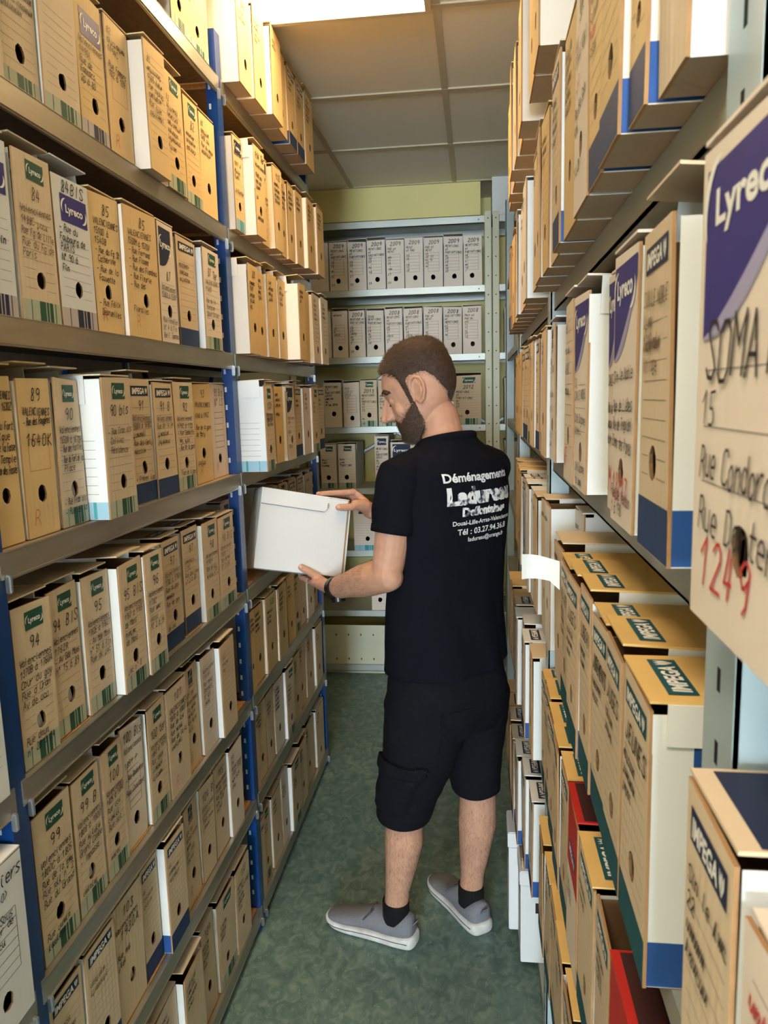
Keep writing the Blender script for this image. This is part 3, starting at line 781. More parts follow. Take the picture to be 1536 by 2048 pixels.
shelf_row('L', XB, ZL[4], near('fifth'), 'boxes on the fifth shelf of the near blue bay', [
 (1.030,1.134,'g','k','#94/Valenciennes/1370B \u00e0 1760A/Cour du goy/Rue d Oran/Av de ~~~/Rue d~~~/n\u00b0 20 \u00e0 24','plug','94'), (1.137,1.237,'g','k','#94 BIS/Valenciennes/1762R/- Av Gde Mons/n\u00b0 15 \u00e0 89','plug','94 bis'), (1.243,1.342,'g','k','#95/Valenciennes/1762E \u00e0 1762T/- Av Mde Mons/n\u00b0 51 \u00e0 fin/Rue du ~~~','','95'),
 (1.358,1.468,'g','k','#95 BIS/Valenciennes/1767 \u00e0 1765/de Mons/~~~~~~/de Mons/~~~ n\u00b0 8','dx=.02 open ang=3','95 bis'), (1.503,1.597,'g','k','#96/Valenciennes/1782/Rue ~~~/~~~~~/N\u00b0 2 \u00e0 14','dx=.03','96'), (1.602,1.714,'i','k','#97/Valenciennes/1780 \u00e0 1790X/Rue du goy/~~~~~~/Rue du goy/de ~~~/N\u00b0 4','dx=.008','97'),
 (1.717,1.822,'i','k','#97/~~~~~~~~/1792/Rue des ~~~/n\u00b0 2 \u00e0 80','faded'), (1.828,1.937,'g','k','#98/Valenciennes/1792A/Rue de ~~~/~~~~~~ n\u00b0 2','dx=.008','98'), (1.941,2.08,'g','k','#98 BIS/Valenciennes/1800/Rue de ~~~/N\u00b0 2 \u00e0 64','dx=.012','98 bis'),], seed=5)
shelf_row('L', XB, ZL[5], near('sixth'), 'boxes on the sixth shelf of the near blue bay', [
 (1.032,1.143,'g','k','#99/Valenciennes/1800C \u00e0 1805/Rue de la ~~~/Rue ~~~ n\u00b0 2/Rue du Grand/Rue ~~~~~/~~~~~~~','open ang=3','99'), (1.148,1.249,'g','k','#99 B/Valenciennes/1808 \u00e0 1820/Rue ~~~~~~/Grand Combe/- Impasse/~~~~~~~','plug','99b'), (1.255,1.343,'g','k','#100/Valenciennes/1825 \u00e0 1840/Rue ~~~/~~~~~~/Rue ~~~/~~~~~','open ang=3','100'),
 (1.348,1.442,'t','p','#100 Bis/Valenciennes//1851 P//- Rue Daubenton//Rue Constant','','100 bis'), (1.450,1.549,'g','k','#100 ter/Valenciennes/1860 \u00e0 1870/Rue ~~~~/~~~~~~~/~~~~~~~','','100 ter'), (1.552,1.670,'p','k','#101/VALENCIENNES/1870 \u00e0 1880T/Rue de ~~~/Rue ~~~~~/Rue de la ~~/~~~~~~~~','plug R','101'),
 (1.674,1.768,'T','k','101 ter/Valenciennes/~~~ ~~~~/~~~~~~~/Rue ~~~~/~~~~~','R'), (1.772,1.873,'n','p','Valenciennes/1911V/Rue ~~~~~/Dubreucq/N\u00b0 ~~~/~~~~~',''), (1.888,2.01,'n','k','102/~~~~~~/~~~','dx=.02 faded','102'),], seed=6)
shelf_row('L', XB, ZL[6], near('seventh'), 'boxes on the seventh shelf of the near blue bay', [
 (1.03,1.134,'i','k','/~~~~~~/~~~~~~~~/~~~~','faded dx=.004'), (1.138,1.250,'i','k','/~~~~~~~/~~~~~~~~','faded'), (1.254,1.378,'p','k','#103/Valenciennes/#1930A//Rue ~~~/~~~~','plug','103'), (1.383,1.472,'i','k','~~/~~~~~~/~~~~~','faded'), (1.500,1.609,'i','k','~~/~~~~~~~/~~~~~~~','faded dx=.018'),
 (1.615,1.713,'T','k','104 ter/Valenciennes/~~~~/~~ 1950/~~~~~~','R'), (1.720,1.817,'n','k','#104 B/Valenciennes/~~~~~~~/1954 ~~~~/~~~~~~',''), (1.821,1.929,'p','k','#105/Valenciennes/1970A 1980/Rue des ~~~/~~~ 1970/~~~~~~',''), (1.934,2.042,'p','p','105/Ter/Valenciennes/1980 1990/~~~ ~~~~/~~~~','dx=.01'),], seed=7)
shelf_row('L', XB, ZL[7], near('lowest'), 'boxes on the lowest shelf of the near blue bay', [
 (1.26,1.385,'i','k','~~~~',''), (1.388,1.512,'p','k','~~~~~~~/~~~~~~~~/~~~~~~','plug'), (1.540,1.669,'p','k','~~~~~~~~/~~~~~~~/~~~~~~~~/~~~~~','dx=.02 open ang=4'), (1.674,1.772,'p','k','#109/~~~~~~/1400K/~~~~~~/~~~','','109'), (1.779,1.921,'g','k','/~~~~~~~/~~~~~~/~~~~~',''), (1.930,2.06,'p','k','#150/~~~~~~~/VALENCIENNES/~~~~~~/~~~~~~~/~~~~','dx=.012'),], seed=8)
shelf_row('L', -.672, ZL[4], 'on fifth shelf of blue bay beside the viewer', 'boxes in the blue bay beside the viewer', [(.85,.972,'n','w','~~~~~/~~~~~~','nohole')], seed=9)
shelf_row('L', -.668, ZL[5], 'on sixth shelf of blue bay beside the viewer', 'boxes in the blue bay beside the viewer', [(.74,.848,'p','w','~~~~~/~~~~',''), (.85,.972,'t','w','#Dossiers/~~~ (640)//~~~~~ Sous/Dossier de/Mise ~~','pen=1.2')], seed=10)

bg = MB(); rings_ = []
for i in range(9):
    t_ = i/8; rings_.append([(.052*math.sin(math.pi*(.12+.82*t_))*math.cos(2*math.pi*j/16)*(1+.35*noise.noise(Vector((i*.9, j*.8, 1)))), .045*math.sin(math.pi*(.12+.82*t_))*math.sin(2*math.pi*j/16)*(1+.4*noise.noise(Vector((i*.8, j*.9, 5)))), .145*t_+.012*noise.noise(Vector((i, j, 9)))*(1 if i else 0)) for j in range(16)])
bg.loft(rings_, 'black_plastic')
bo = bg.build('plastic_bag', None, True, (-.735, 1.785, ZL[0]))
tag(bo, 'crumpled black plastic bag beside the boxes on the top blue shelf', 'plastic bag')
# far bay
shelf_row('L', (-.635,-.615), ZL[0], far('top'), 'boxes on the top shelf of the far blue bay', [
 (2.186,2.305,'n','a','#Dec/~~~~~~~/~~~~~~~~',''), (2.312,2.44,'n','a','~~~~~~/~~~~~~/~~~~~~~/~~~~',''), (2.452,2.585,'n','a','~~~~~/~~~~~~','dx=.015'), (2.59,2.715,'n','a','~~~~~~/~~~~~','dx=.005'), (2.722,2.83,'i','a','~~~~~~/~~~~~~',''), (2.836,2.95,'i','a','~~~~~/~~~~~~~~/~~~~~',''), (2.956,3.10,'p','a','~~~~~~/~~~~~~~~/~~~~~~~/~~~~~~~/~~~~~~','open ang=4'),], seed=11)
shelf_row('L', (-.668,-.60), ZL[1], far('second'), 'boxes on the second shelf of the far blue bay', [
 (2.186,2.272,'m','a','#114 BL/VALENCIENNES//1047 W/~~~~~~/~~~~~///Le Directeur','z=.93'), (2.276,2.39,'p','a','#114 Ter/Valenciennes//1048 ~~~/~~~ ~~~/~~~~~//La/~~~~~~~~','dx=.03'), (2.393,2.485,'B','a','Valenciennes/1049B \u00e0 ~~~/~~~~~~~/~~~~~~/~~~~~~/Rue ~~~','pen=1.4'), (2.50,2.60,'p','a','#116/~~~~~~~/~~~~~~~/~~~~~~~/~~~~~~~','dx=.02'), (2.603,2.675,'p','a','115/~~~~~~~~/~~~~~~~~/~~~~~~/~~~~~~',''), (2.68,2.775,'p','a','~~~~~~/~~~~~~~/~~~~~~~~/~~~~~',''),
 (2.78,2.88,'p','a','~~~~~/~~~~~~~/~~~~~~',''), (2.895,3.02,'p','a','~~~~~/~~~~~~~/~~~~~~/~~~~~','dx=.01'), (3.03,3.16,'p','a','~~~~~~~/~~~~~~~~/~~~~~~/~~~~~~~',''),], seed=12)
shelf_row('L', (-.655,-.60), ZL[2], far('third'), 'boxes on the third shelf of the far blue bay', [
 (2.186,2.292,'p','a','#83/~~~~~~~/1047/~~~~~~/~~~~~~/~~~','dx=.012'), (2.297,2.385,'p','a','~~~~~~/~~~~~~~/~~~~~~/~~~~~~','open ang=4'), (2.39,2.50,'p','a','~~~~/~~~~~~~/~~~~~~/~~~~~~','plug open ang=5'), (2.505,2.60,'p','a','~~~~/~~~~~~~/~~~~~/~~~~~','open ang=4'), (2.665,2.775,'p','a','~~~~~~~/~~~~~~/~~~','dx=.035 open ang=4'), (2.78,2.90,'p','a','~~~~~/~~~~~~~/~~~~~~~',''), (2.905,3.02,'t','p','~~~~~/~~~~~~/~~~~~/~~~~~/~~~~~~','dx=.008'), (3.03,3.15,'t','p','~~~~/~~~~~~/~~~~~/~~~~~~','dx=.012'),], seed=13)
shelf_row('L', (-.655,-.63), ZL[3], far('fourth'), 'boxes on the fourth shelf of the far blue bay', [
 (2.28,2.375,'g','k','#120/Valenciennes/1040 Z~~/@//- Rue Vitrac/ Rue Roux','S dx=.05','120'), (2.378,2.455,'p','a','#121/Valenciennes/~~~~~~~~//~~~~~','plug'), (2.46,2.56,'p','a','~~~~/~~~~~~~/~~~~~~~//~~~~~~','noflap'), (2.58,2.705,'B','p','Valenciennes/1044//~~~~~/1050 ~~','plug dx=.012'), (2.715,2.825,'i','k','~~~~~/~~~~~~','open ang=3'), (2.83,2.945,'p','p','~~~~/~~~~~~/~~~~/~~~~~','faded'), (2.95,3.08,'g','k','~~~~/~~~~~/~~~~','dx=.006'), (3.09,3.205,'i','k','~~~~~/~~~~','faded'),], seed=14)
shelf_row('L', (-.752,-.69), ZL[4], far('fifth'), 'boxes on the fifth shelf of the far blue bay', [
 (2.188,2.278,'g','p','~~~~~/~~~~~~/#1794/~~~~~~/~~~~~~~/~~~~~','d=.26','1794'), (2.281,2.368,'n','p','#123/Valenciennes/#1760A//~~~ rouge/au ~~~~/Rue aux ~~~/Rue ~~~~/~~~~~','dx=-.003 d=.26','123'), (2.59,2.70,'g','k','~~~~~','d=.27'), (2.705,2.81,'g','k','~~~~~/~~~~',''), (2.82,2.935,'i','k','~~~~~','dx=.01'), (2.94,3.06,'i','k','~~~~~~',''), (3.07,3.20,'p','k','~~~~~~~',''),], seed=15)
shelf_row('L', -.69, ZL[5], far('sixth'), 'boxes on the sixth shelf of the far blue bay', [
 (2.186,2.245,'p','a','~~~~~/~~~~~~/~~~~~~~','faded'), (2.25,2.352,'p','a','~~~~~~/~~~~~~~/~~~~~/~~~~~~',''), (2.372,2.50,'p','a','#128/~~~~~~~~/~~~~~~/~~~~~~','dx=.008','128'), (2.515,2.64,'p','a','~~~~~~~/~~~~~~~/~~~~~~~/~~~~~','dx=.01'), (2.645,2.76,'n','a','~~~~~/~~~~~/~~~~~~',''), (2.768,2.878,'g','k','~~~~~~~/~~~~~~',''), (2.885,2.985,'t','k','~~~~~~/~~~~~~/~~~~',''), (2.99,3.105,'n','p','~~~~~~/~~~~~~~/~~~~~',''), (3.11,3.215,'p','k','~~~~~/~~~~~~~',''),], seed=16)
shelf_row('L', -.69, ZL[6], far('seventh'), 'boxes on the seventh shelf of the far blue bay', [
 (2.186,2.225,'p','k','~~~~/~~~~','nohole'), (2.23,2.33,'n','k','~~~~~/~~~~~~/~~~~~',''), (2.335,2.43,'n','k','~~~~~~/~~~~~~/~~~~~',''), (2.435,2.555,'p','p','~~~~~~/~~~~~~~/~~~~~~/~~~~~~/~~~~~~',''), (2.57,2.68,'g','k','~~~~~/~~~~~~/~~~~~~/~~~~~','dx=.012'), (2.69,2.805,'p','k','~~~~~/~~~~~~/~~~~~',''), (2.81,2.93,'p','k','~~~~~~/~~~~~/~~~~~','plug'), (2.94,3.07,'p','k','~~~~~/~~~~~~/~~~~~',''), (3.085,3.21,'n','k','~~~~~/~~~~~~','dx=.006'),], seed=17)
shelf_row('L', -.69, ZL[7], far('lowest'), 'boxes on the lowest shelf of the far blue bay', [
 (2.186,2.24,'p','k','~~~~~','nohole'), (2.245,2.325,'g','k','~~~~~/~~~~~',''), (2.335,2.455,'p','k','~~~~~/~~~~~~/~~~~~~',''), (2.46,2.56,'n','p','~~~~~/~~~~~~/~~~~~~',''), (2.575,2.715,'g','k','~~~~~/~~~~~~/~~~~~','dx=.012'), (2.72,2.86,'p','k','~~~~~~/~~~~~/~~~~~~','dx=.008 open ang=4'), (2.865,3.03,'p','k','~~~~~/~~~~~~/~~~~','open ang=4'), (3.05,3.20,'t','k','~~~~~/~~~~~~/~~~~',''),], seed=18)

# end wall
bk = lambda n: 'on %s shelf of the end rack' % n
YF_ = YR+.006
def back_x(px): return -.809+(px-661)*.00278
def brow(z, n, group, items, seed):
    shelf_row('B', YF_, z, n, group, [(back_x(a), back_x(b), *r) for a, b, *r in items], .30, seed)
M_ = 'MENTIONS/et/RADIATIONS'
brow(ZB[1], bk('top'), 'boxes on the top shelf of the end rack', [
 (614,660,'p','p','','dh=.01'),(661,698.7,'t','p','#2009/MENTIONS/et/RADIATIONS//16/02//au//02/03','dh=.01'),(698.7,736.8,'t','p','#2009/MENTIONS/et/RADIATIONS//03/03//au//27/03','dh=.01'),(736.8,775.3,'t','p','#2009/MENTIONS/et/RADIATIONS/30/03//au//10/04','dh=.01'),(775.3,812.2,'t','p','#2009/RAD et/MENT//~~~/14/04//~~~//29/04','dh=.01 faded'),(812.2,850.2,'t','p','#2009/MENT/et RAD//30/04//~~/15/05','dh=.01 faded'),(850.2,889.3,'t','p','#2009/RAD et/MENT/~~/20 05/du 10/05/~~','dh=.01 faded'),(889.3,928.2,'t','p','#2009/MENTIONS/et/RADIATIONS/au/29/05/au/06/06','dh=.01'),(928.2,966,'t','p','#2009/MENTIONS/et/RADIATIONS/~~/17/6/~~/16/7','dh=.01')], 21)
brow(ZB[2], bk('second'), 'boxes on the second shelf of the end rack', [
 (622,661,'t','p','~~~~~/~~~~/','dh=.004'),(662,695,'t','p','~~~~~~//////27/8/2008','dh=.004 faded'),(696,731,'t','p','#2008/MENTIONS et/RADIATIONS//28/08/2008/au/10/9/08','dh=.004'),(732,769,'t','p','/2008/MENTIONS/Radiations//11/09/au/29/9/08','dh=.004'),(770,807,'t','p','#2008/MENTIONS/et/RADIATIONS/~~/30/9/2008/~~/3/10/08','dh=.004 faded'),(808,847,'t','p','#2008/MENTIONS/et/RADIATIONS/~~/3/10/2008','dh=.004 faded'),(848,886,'t','p','#2008/RAD et/MENT/~~/15/11/~~/25/11','dh=.004 faded'),(887,925,'t','p','#2008/RADIATIONS/et/MENTIONS/~~/26/11/au','dh=.004'),(926,964,'t','p','#2008/Ment et/Rad du/~~~/15/12/~~/31/12','dh=.004 faded')], 22)
brow(ZB[3], bk('third'), 'boxes on the third shelf of the end rack', [
 (640,678,'p','p','MENTIONS/ET/RADIATIONS/2010/~~~~~~/au/~ ~~ 2014',''),(680,715,'t','p','/SEM/JURID/2008/1-5','pen=1.2'),(715,751,'g','k','#2013/MENTIONS/et/RADIATIONS/15/11/13/au//31/12/13','dh=.008'),(752,789,'g','k','#2013/MENTIONS/et/RADIATIONS/1.6.13/au//4/11/13','dh=.008'),(790,834,'g','k','~~~~~/~~~~~','dh=.008'),(906,962,'g','k','#2012/MENTIONS/et/RADIATIONS/du/03/07/2012/au/30/11/2012','dh=.02')], 23)
brow(ZB[4], bk('fourth'), 'boxes on the fourth shelf of the end rack', [
 (628,663,'g','p','@/~~~~/~~~~/~~~~~~',''),(665,703,'g','p','@/Rues/~~~~/Pages ~~~','rz=-1'),(742,772,'m','p','MENTIONS/et/RADIATIONS/2001/du/13/~~/~~/~~~','dh=.045'),(775,828,'B','p','','dh=.008 rz=-2')], 24)
brow(ZB[5], bk('fifth'), 'boxes on the fifth shelf of the end rack', [(694,748,'m','p','','dh=.01 z=.9'),(750,800,'m','p','','dh=.01')], 25)
brow(ZB[6], bk('sixth'), 'boxes on the sixth shelf of the end rack', [(727,766,'n','p','~~~~/@/D\u00e9cembre/2001','dh=-.01'),(768,806,'n','p','~~~~/@/~~~~~~/20~~','dh=-.01 dx=.02')], 26)
ck = lambda n: 'on %s shelf of the corner bay' % n
brow(ZB[0]+.0, 'atop the corner bay', 'boxes in the corner bay', [(984,1024,'p','w','','nohole')], 27)
brow(ZB[2], ck('second'), 'boxes in the corner bay', [(1008,1036,'T','p','~~~~/~~~~/~~~/~~~~~','')], 28)
brow(ZB[3], ck('third'), 'boxes in the corner bay', [(1008,1026,'t','p','~~/~~~~/~~~~/~~~',''),(1027,1052,'t','p','~~~~','')], 29)
brow(ZB[4], ck('fourth'), 'boxes in the corner bay', [(1008,1040,'p','k','~~~','')], 30)

# ------------------------------------------------------------------ right-hand rack
gn = lambda n: 'on %s shelf of near grey bay' % n
gf = lambda n: 'on %s shelf of far grey bay' % n
def grow(z, n, far_, items, x, seed):
    where = (gf if far_ else gn)(n)
    return shelf_row('R', x, z, where, 'boxes on the %s shelf of the %s grey bay' % (n, 'far' if far_ else 'near'), items, .325, seed)
grow(ZR[0], 'top', 0, [(1.40,1.52,'n','a','~~~~~/~~~~~~/~~~~',''),(1.525,1.665,'p','a','~~~~~/~~~~~~/~~~~~','')], .108, 40)
grow(ZR[0], 'top', 1, [(1.76,1.88,'n','a','~~~~~~/~~~~~/~~~~','dx=.01'),(1.885,2.0,'p','a','~~~~~/~~~~~~',''),(2.005,2.12,'p','a','~~~~~/~~~~~','dx=.008'),(2.125,2.24,'n','a','~~~~~/~~~~~~','dx=.012'),(2.245,2.36,'p','k','~~~~~/~~~~',''),(2.365,2.47,'p','a','~~~~~','dx=.008'),(2.475,2.59,'p','a','~~~~~','')], .108, 41)
grow(ZR[1], 'second', 0, [(.537,.612,'p','k','~~~~/~~~~','nohole dx=-.012'),(.616,.676,'i','a','~~~~/~~~~','dx=-.003'),(.680,.783,'i','a','~~~~~/~~~~~','dx=.002'),(.79,.872,'i','a','~~~~~~/~~~~~~/~~~~~/!~~~/~~~~','pen=1.4'),(.876,.992,'T','p','~~~/SIN LE NOBLE//!#2,0//Rue Gye Sale/~~~/1 \u00e0 20','plug pen=1.5','2,0'),
 (.996,1.13,'p','a','~~~~~~~~/~~~~~~~/~~~~~~~~/~~~~~~~/~~~~~~~~','dx=-.004'),(1.135,1.225,'i','k','~~~~~~/~~~~~~~/~~~~~~~/~~~~~','dx=.003'),(1.23,1.345,'p','k','~~~~~~/~~~~~~~~/~~~~~~~/~~~~~~~','dx=-.006'),(1.35,1.45,'n','a','~~~~~~~/~~~~~~~/~~~~~',''),(1.455,1.57,'p','k','~~~~~~~/~~~~~~~~','dx=.003'),(1.575,1.675,'p','k','~~~~~/~~~~','')], .118, 42)
grow(ZR[1], 'second', 1, [(1.76,1.875,'p','w','~~~~~/~~~~~','dx=.006'),(1.88,1.99,'p','a','~~~~~/~~~~~~',''),(1.995,2.1,'p','p','~~~~~/~~~~~',''),(2.105,2.21,'p','w','~~~~~/~~~~','dx=.008'),(2.215,2.33,'p','k','~~~~~/~~~~~',''),(2.335,2.45,'p','a','~~~~~/~~~~~','dx=.004'),(2.455,2.57,'p','a','~~~~~',''),(2.575,2.69,'i','a','~~~~~','dx=.004'),(2.695,2.81,'p','a','~~~~','')], .116, 43)
grow(ZR[2], 'third', 0, [(.308,.463,'V','p','#SOMAIN/15/Rue Condorcet/Rue Danten~','s=1.55 pen=1.4 pitch=.0285 z=.585 red=1249 open ang=1 dx=.014 noskip','somain'),(.566,.672,'i','k','SIN LE NOBLE/~~~~/1230 ~~/@/~~~~~~~~/Village','faded open ang=5 dx=.002'),(.70,.812,'V','p','Sin le Noble//Rue de Li\u00e8bes/Rue de Treguidel/Chem. des V\u00eapres/Rue de Verdun/1 \u00e0 190','red=18/17 plug dx=.001','75'),(.815,.885,'V','p','SIN LE NOBLE//Rue de la ~~/~~~~ du ~~/~~~ Trieux','red=M6 dx=-.006'),
 (.985,1.09,'V','p','73/SIN LE NOBLE//Cit\u00e9 Suzanne/All\u00e9e C/Cit\u00e9 Suzanne/Pce ~~~~/Rue du Stade/~~~~~~','dx=.004 open ang=3','73'),(1.093,1.205,'n','p','AME//~~ & ~~//AVENUE//~~~~~~~','pen=1.3 red=WF dx=.006'),(1.225,1.335,'p','k','~~~~~','dx=-.03'),(1.34,1.445,'p','k','~~~~','dx=-.03'),(1.45,1.562,'T','w','ANNEE/SIN LE NOBLE/!#12//Res Se~~~//69. 64/69. 10/~~~~~','plug dx=-.004 pen=1.2','12'),(1.566,1.675,'p','k','~~~~~/~~~~~/~~~~','dx=.004')], .139, 44)
grow(ZR[2], 'third', 1, [(1.76,1.87,'i','k','~~~~/~~~~~',''),(1.875,1.99,'p','k','/~~~~~/!~~~~/!~~~~','dx=.006'),(1.995,2.11,'g','k','~~~~~/!~~~~/~~~~','dx=.004'),(2.115,2.23,'i','k','~~~~~',''),(2.235,2.35,'i','k','~~~~~',''),(2.355,2.47,'p','a','~~~~~/~~~~~','dx=.004'),(2.475,2.59,'p','a','~~~~~',''),(2.595,2.71,'p','a','~~~~~',''),(2.715,2.83,'p','a','~~~~~','')], .139, 45)
rowI = grow(ZR[3], 'fourth', 0, [(.245,.362,'n','p','!~~~~~/~~~~~~/!~~~','pen=1.5 dx=.008'),(.370,.462,'i','k','Sin le ~~~/22/~~~~~/~~~~~~','dh=.02 red=1338 dx=.012 pen=1.3 navylid'),
 (.614,.732,'I','k','#JEUNES/~~~~~~~/~~~~~~~/~~~~~','pen=1.4'),(.735,.838,'I','k','#JUGES/~~~~~~/~~~~~~','dh=-.004 pen=1.3'),(.842,.936,'I','k','#JUGEMENTS/~~~~~~~/~~~~~','dh=-.008 pen=1.3'),(.94,1.034,'I','k','#LUBERI/~~~~~~/~~~~~','dh=.0 pen=1.3'),(1.038,1.150,'I','k','#JUGES/~~~~~~~~/~~~~~~~/~~~~~','dh=-.006 dx=.006'),(1.154,1.275,'I','k','#ALLUERS/~~ ~~/Dumont/~~~~~','dh=-.01 pen=1.2'),(1.28,1.395,'p','k','~~~~~/!~~~/~~~~','dh=-.004'),(1.40,1.50,'p','w','~~~~~/~~~~~','dh=.036 dx=-.05'),(1.505,1.59,'p','w','~~~~~','dh=.038 nolid'),(1.595,1.68,'p','k','~~~~~','dh=.034')], .139, 46)
# the white box that stands taller shows its printed flank
wb_ = rowI[9]; ww = 1.50-1.40-.003
sg2 = MB(); logo_bar(sg2, .05, .27, .185, .262, 'print_royal')
sg2.v = [(ww-.0008-v[1], v[0], v[2]) for v in sg2.v]
sg2.build('logo', wb_)
grow(ZR[3], 'fourth', 1, [(1.76,1.86,'p','k','~~~~~','dh=.02'),(1.865,1.96,'p','w','~~~~','dh=.024'),(1.965,2.07,'p','w','~~~~~','dh=.02 dx=.006'),(2.075,2.18,'i','k','~~~~~','dh=.01'),(2.185,2.29,'i','w','~~~~','dh=.015'),(2.295,2.40,'p','a','~~~~~','dh=.02 dx=.008'),(2.405,2.51,'p','a','~~~~~','dh=.02'),(2.515,2.63,'p','a','~~~~','dh=.02'),(2.635,2.75,'p','a','~~~','dh=.02')], .135, 47)
grow(ZR[4], 'fifth', 0, [(.565,.672,'I','k','~~~~~/~~~~~',''),(.676,.79,'r','r','~~~~~/~~~~~',''),(.795,.896,'I','k','~~~~~~~/~~~~~~/~~~~~~','nolid pen=1.2'),(.90,1.03,'I','k','~~~~~~~/~~~~~~','dx=.004'),(1.035,1.157,'r','r','~~~~~~/~~~~~~','dx=.004'),(1.162,1.266,'I','k','~~~~~/~~~~~~/~~~~~','dx=.004'),(1.27,1.366,'I','k','~~~~~/~~~~~~','dx=.006'),(1.37,1.486,'I','k','~~~~~/~~~~~~','dx=.004'),(1.49,1.605,'I','k','~~~~~/~~~~~~',''),(1.61,1.675,'I','k','~~~~','')], .142, 48)
grow(ZR[4], 'fifth', 1, [(1.76,1.87,'p','k','~~~~~','dx=.02'),(1.875,1.99,'i','w','~~~~','dx=.03'),(1.995,2.09,'p','w','~~~~','dx=.025'),(2.095,2.2,'p','w','~~~~~','dx=.04'),(2.205,2.31,'i','k','~~~~','dx=.035'),(2.315,2.42,'p','a','~~~~~','dx=.035'),(2.425,2.53,'p','a','~~~~','dx=.035'),(2.535,2.65,'p','a','~~~~~','dx=.035')], .145, 49)
grow(ZR[5], 'sixth', 0, [(1.08,1.195,'I','k','~~~~~',''),(1.2,1.31,'I','k','~~~~~/~~~~~','dx=.004'),(1.315,1.43,'I','k','~~~~~/~~~~~',''),(1.435,1.55,'I','k','~~~~~/~~~~~','dx=.004'),(1.555,1.675,'I','k','~~~~~/~~~~~','dx=.004')], .14, 50)
grow(ZR[5], 'sixth', 1, [(1.76,1.87,'i','w','~~~~','dx=.02'),(1.875,1.98,'i','w','~~~~','dx=.03'),(1.985,2.09,'i','w','~~~~','dx=.045'),(2.095,2.2,'i','k','~~~~','dx=.05'),(2.205,2.31,'i','k','~~~~','dx=.05'),(2.315,2.43,'i','a','~~~~','dx=.05'),(2.435,2.55,'p','a','~~~~','dx=.05')], .145, 51)
# tall storage cartons standing on the floor before the far grey bay
def storage_carton(x0, x1, y0, y1, z0, z1, m, label, slot=True, frame=False, name='storage_carton'):
    r = empty(name, (x0, y0, z0)); w, d, h = x1-x0, y1-y0, z1-z0
    b = MB(); b.box((0, 0, 0), (w, d, h*.86), m, .002)
    if frame:
        for a in ((.03, .10, -.0006), ): pass
    b.build('carton', r)
    l = MB(); l.box((-.003, -.003, h*.84), (w+.003, d+.003, h), m, .003); l.build('lid', r)
    if slot:
        s = MB(); s.box((w*.12, -.0008, h*.55), (w*.12+.02, .0, h*.66), 'print_black')
        s.box((-.0008, d*.35, h*.66), (0, d*.6, h*.72), 'print_black'); s.build('handle_slot', r)
    if frame:
        s = MB()
        for p0, p1 in (((.035, -.0044, h*.2), (.15, -.0034, h*.215)), ((.035, -.0044, h*.72), (.15, -.0034, h*.735)), ((.035, -.0044, h*.2), (.038, -.0034, h*.735)), ((.147, -.0044, h*.2), (.15, -.0034, h*.735))): s.box(p0, p1, 'print_black')
        s.build('label_frame', r)
    tag(r, label, 'carton', 'storage cartons by the far grey bay'); return r
storage_carton(.112, .45, 1.985, 2.11, 0.061, .340, 'carton_white', 'plain white storage carton standing at the foot of the grey rack')
storage_carton(.115, .45, 1.99, 2.10, .341, .376, 'carton_fawn', 'flat fawn carton lying on the white storage carton at floor level', False)
storage_carton(.085, .44, 2.118, 2.24, 0.061, .375, 'carton_white', 'white storage carton behind the plain one at the foot of the grey rack')
# loose sheet stuck across two box fronts
n = MB(); seg = 8
def sheet_pt(t, top): return (.074+.062*t, 1.282+.012*math.sin(t*4.2)+.01*t, (1.379-.012*t) if top else (1.336-.006*t-.012*max(0, t-.75)*4))
for i in range(seg):
    ta, tb_ = i/seg, (i+1)/seg
    n.poly([sheet_pt(ta, 0), sheet_pt(tb_, 0), sheet_pt(tb_, 1), sheet_pt(ta, 1)], 'paper')
nm = n.build('paper_sheet'); md = nm.modifiers.new('thickness', 'SOLIDIFY'); md.thickness = .0006
tag(nm, 'small torn white paper sticking out between boxes of the grey rack', 'paper')

# ------------------------------------------------------------------ the person
def skin_material(name='skin', base=(194, 146, 122), hairy=False):
    m = mat(name, srgb(*base), 0.55, var=0.10, nscale=40, bump=0.12, bscale=240, spec=0.35, sss=0.10)
    return m
skin_material()
mat('hair_side', srgb(92, 76, 66), 0.6, var=0.35, nscale=160, bump=0.5, bscale=420, spec=0.3)
mat('hair_brown', srgb(60, 44, 34), 0.6, var=0.35, nscale=140, bump=0.5, bscale=420, spec=0.3)
mat('hair_strand', srgb(74, 48, 33), 0.5, spec=0.35)
mat('hair_clipped', srgb(108, 94, 85), 0.5, spec=0.35)
mat('beard_brown', srgb(64, 49, 41), 0.6, var=0.35, nscale=160, bump=0.5, bscale=420)
mat('leg_hair', srgb(70, 50, 40), 0.6)
mat('shirt_navy', srgb(19, 20, 27), 0.95, var=0.10, nscale=40, bump=0.12, bscale=500, spec=0.06)
mat('shorts_black', srgb(21, 22, 27), 0.92, var=0.12, nscale=70, bump=0.2, bscale=420, spec=0.08)
mat('shoe_knit', srgb(122, 122, 130), 0.85, var=0.10, nscale=260, bump=0.6, bscale=300)
mat('shoe_sole', srgb(206, 204, 200), 0.6, var=0.18, nscale=26, bump=0.15)
mat('shoe_lace', srgb(72, 72, 80), 0.8)
mat('sock_black', srgb(14, 14, 16), 0.95)
mat('watch_black', srgb(18, 18, 20), 0.35, spec=0.5)
mat('watch_glass', srgb(8, 8, 10), 0.08, spec=0.7)
mat('nail', srgb(214, 168, 148), 0.3)
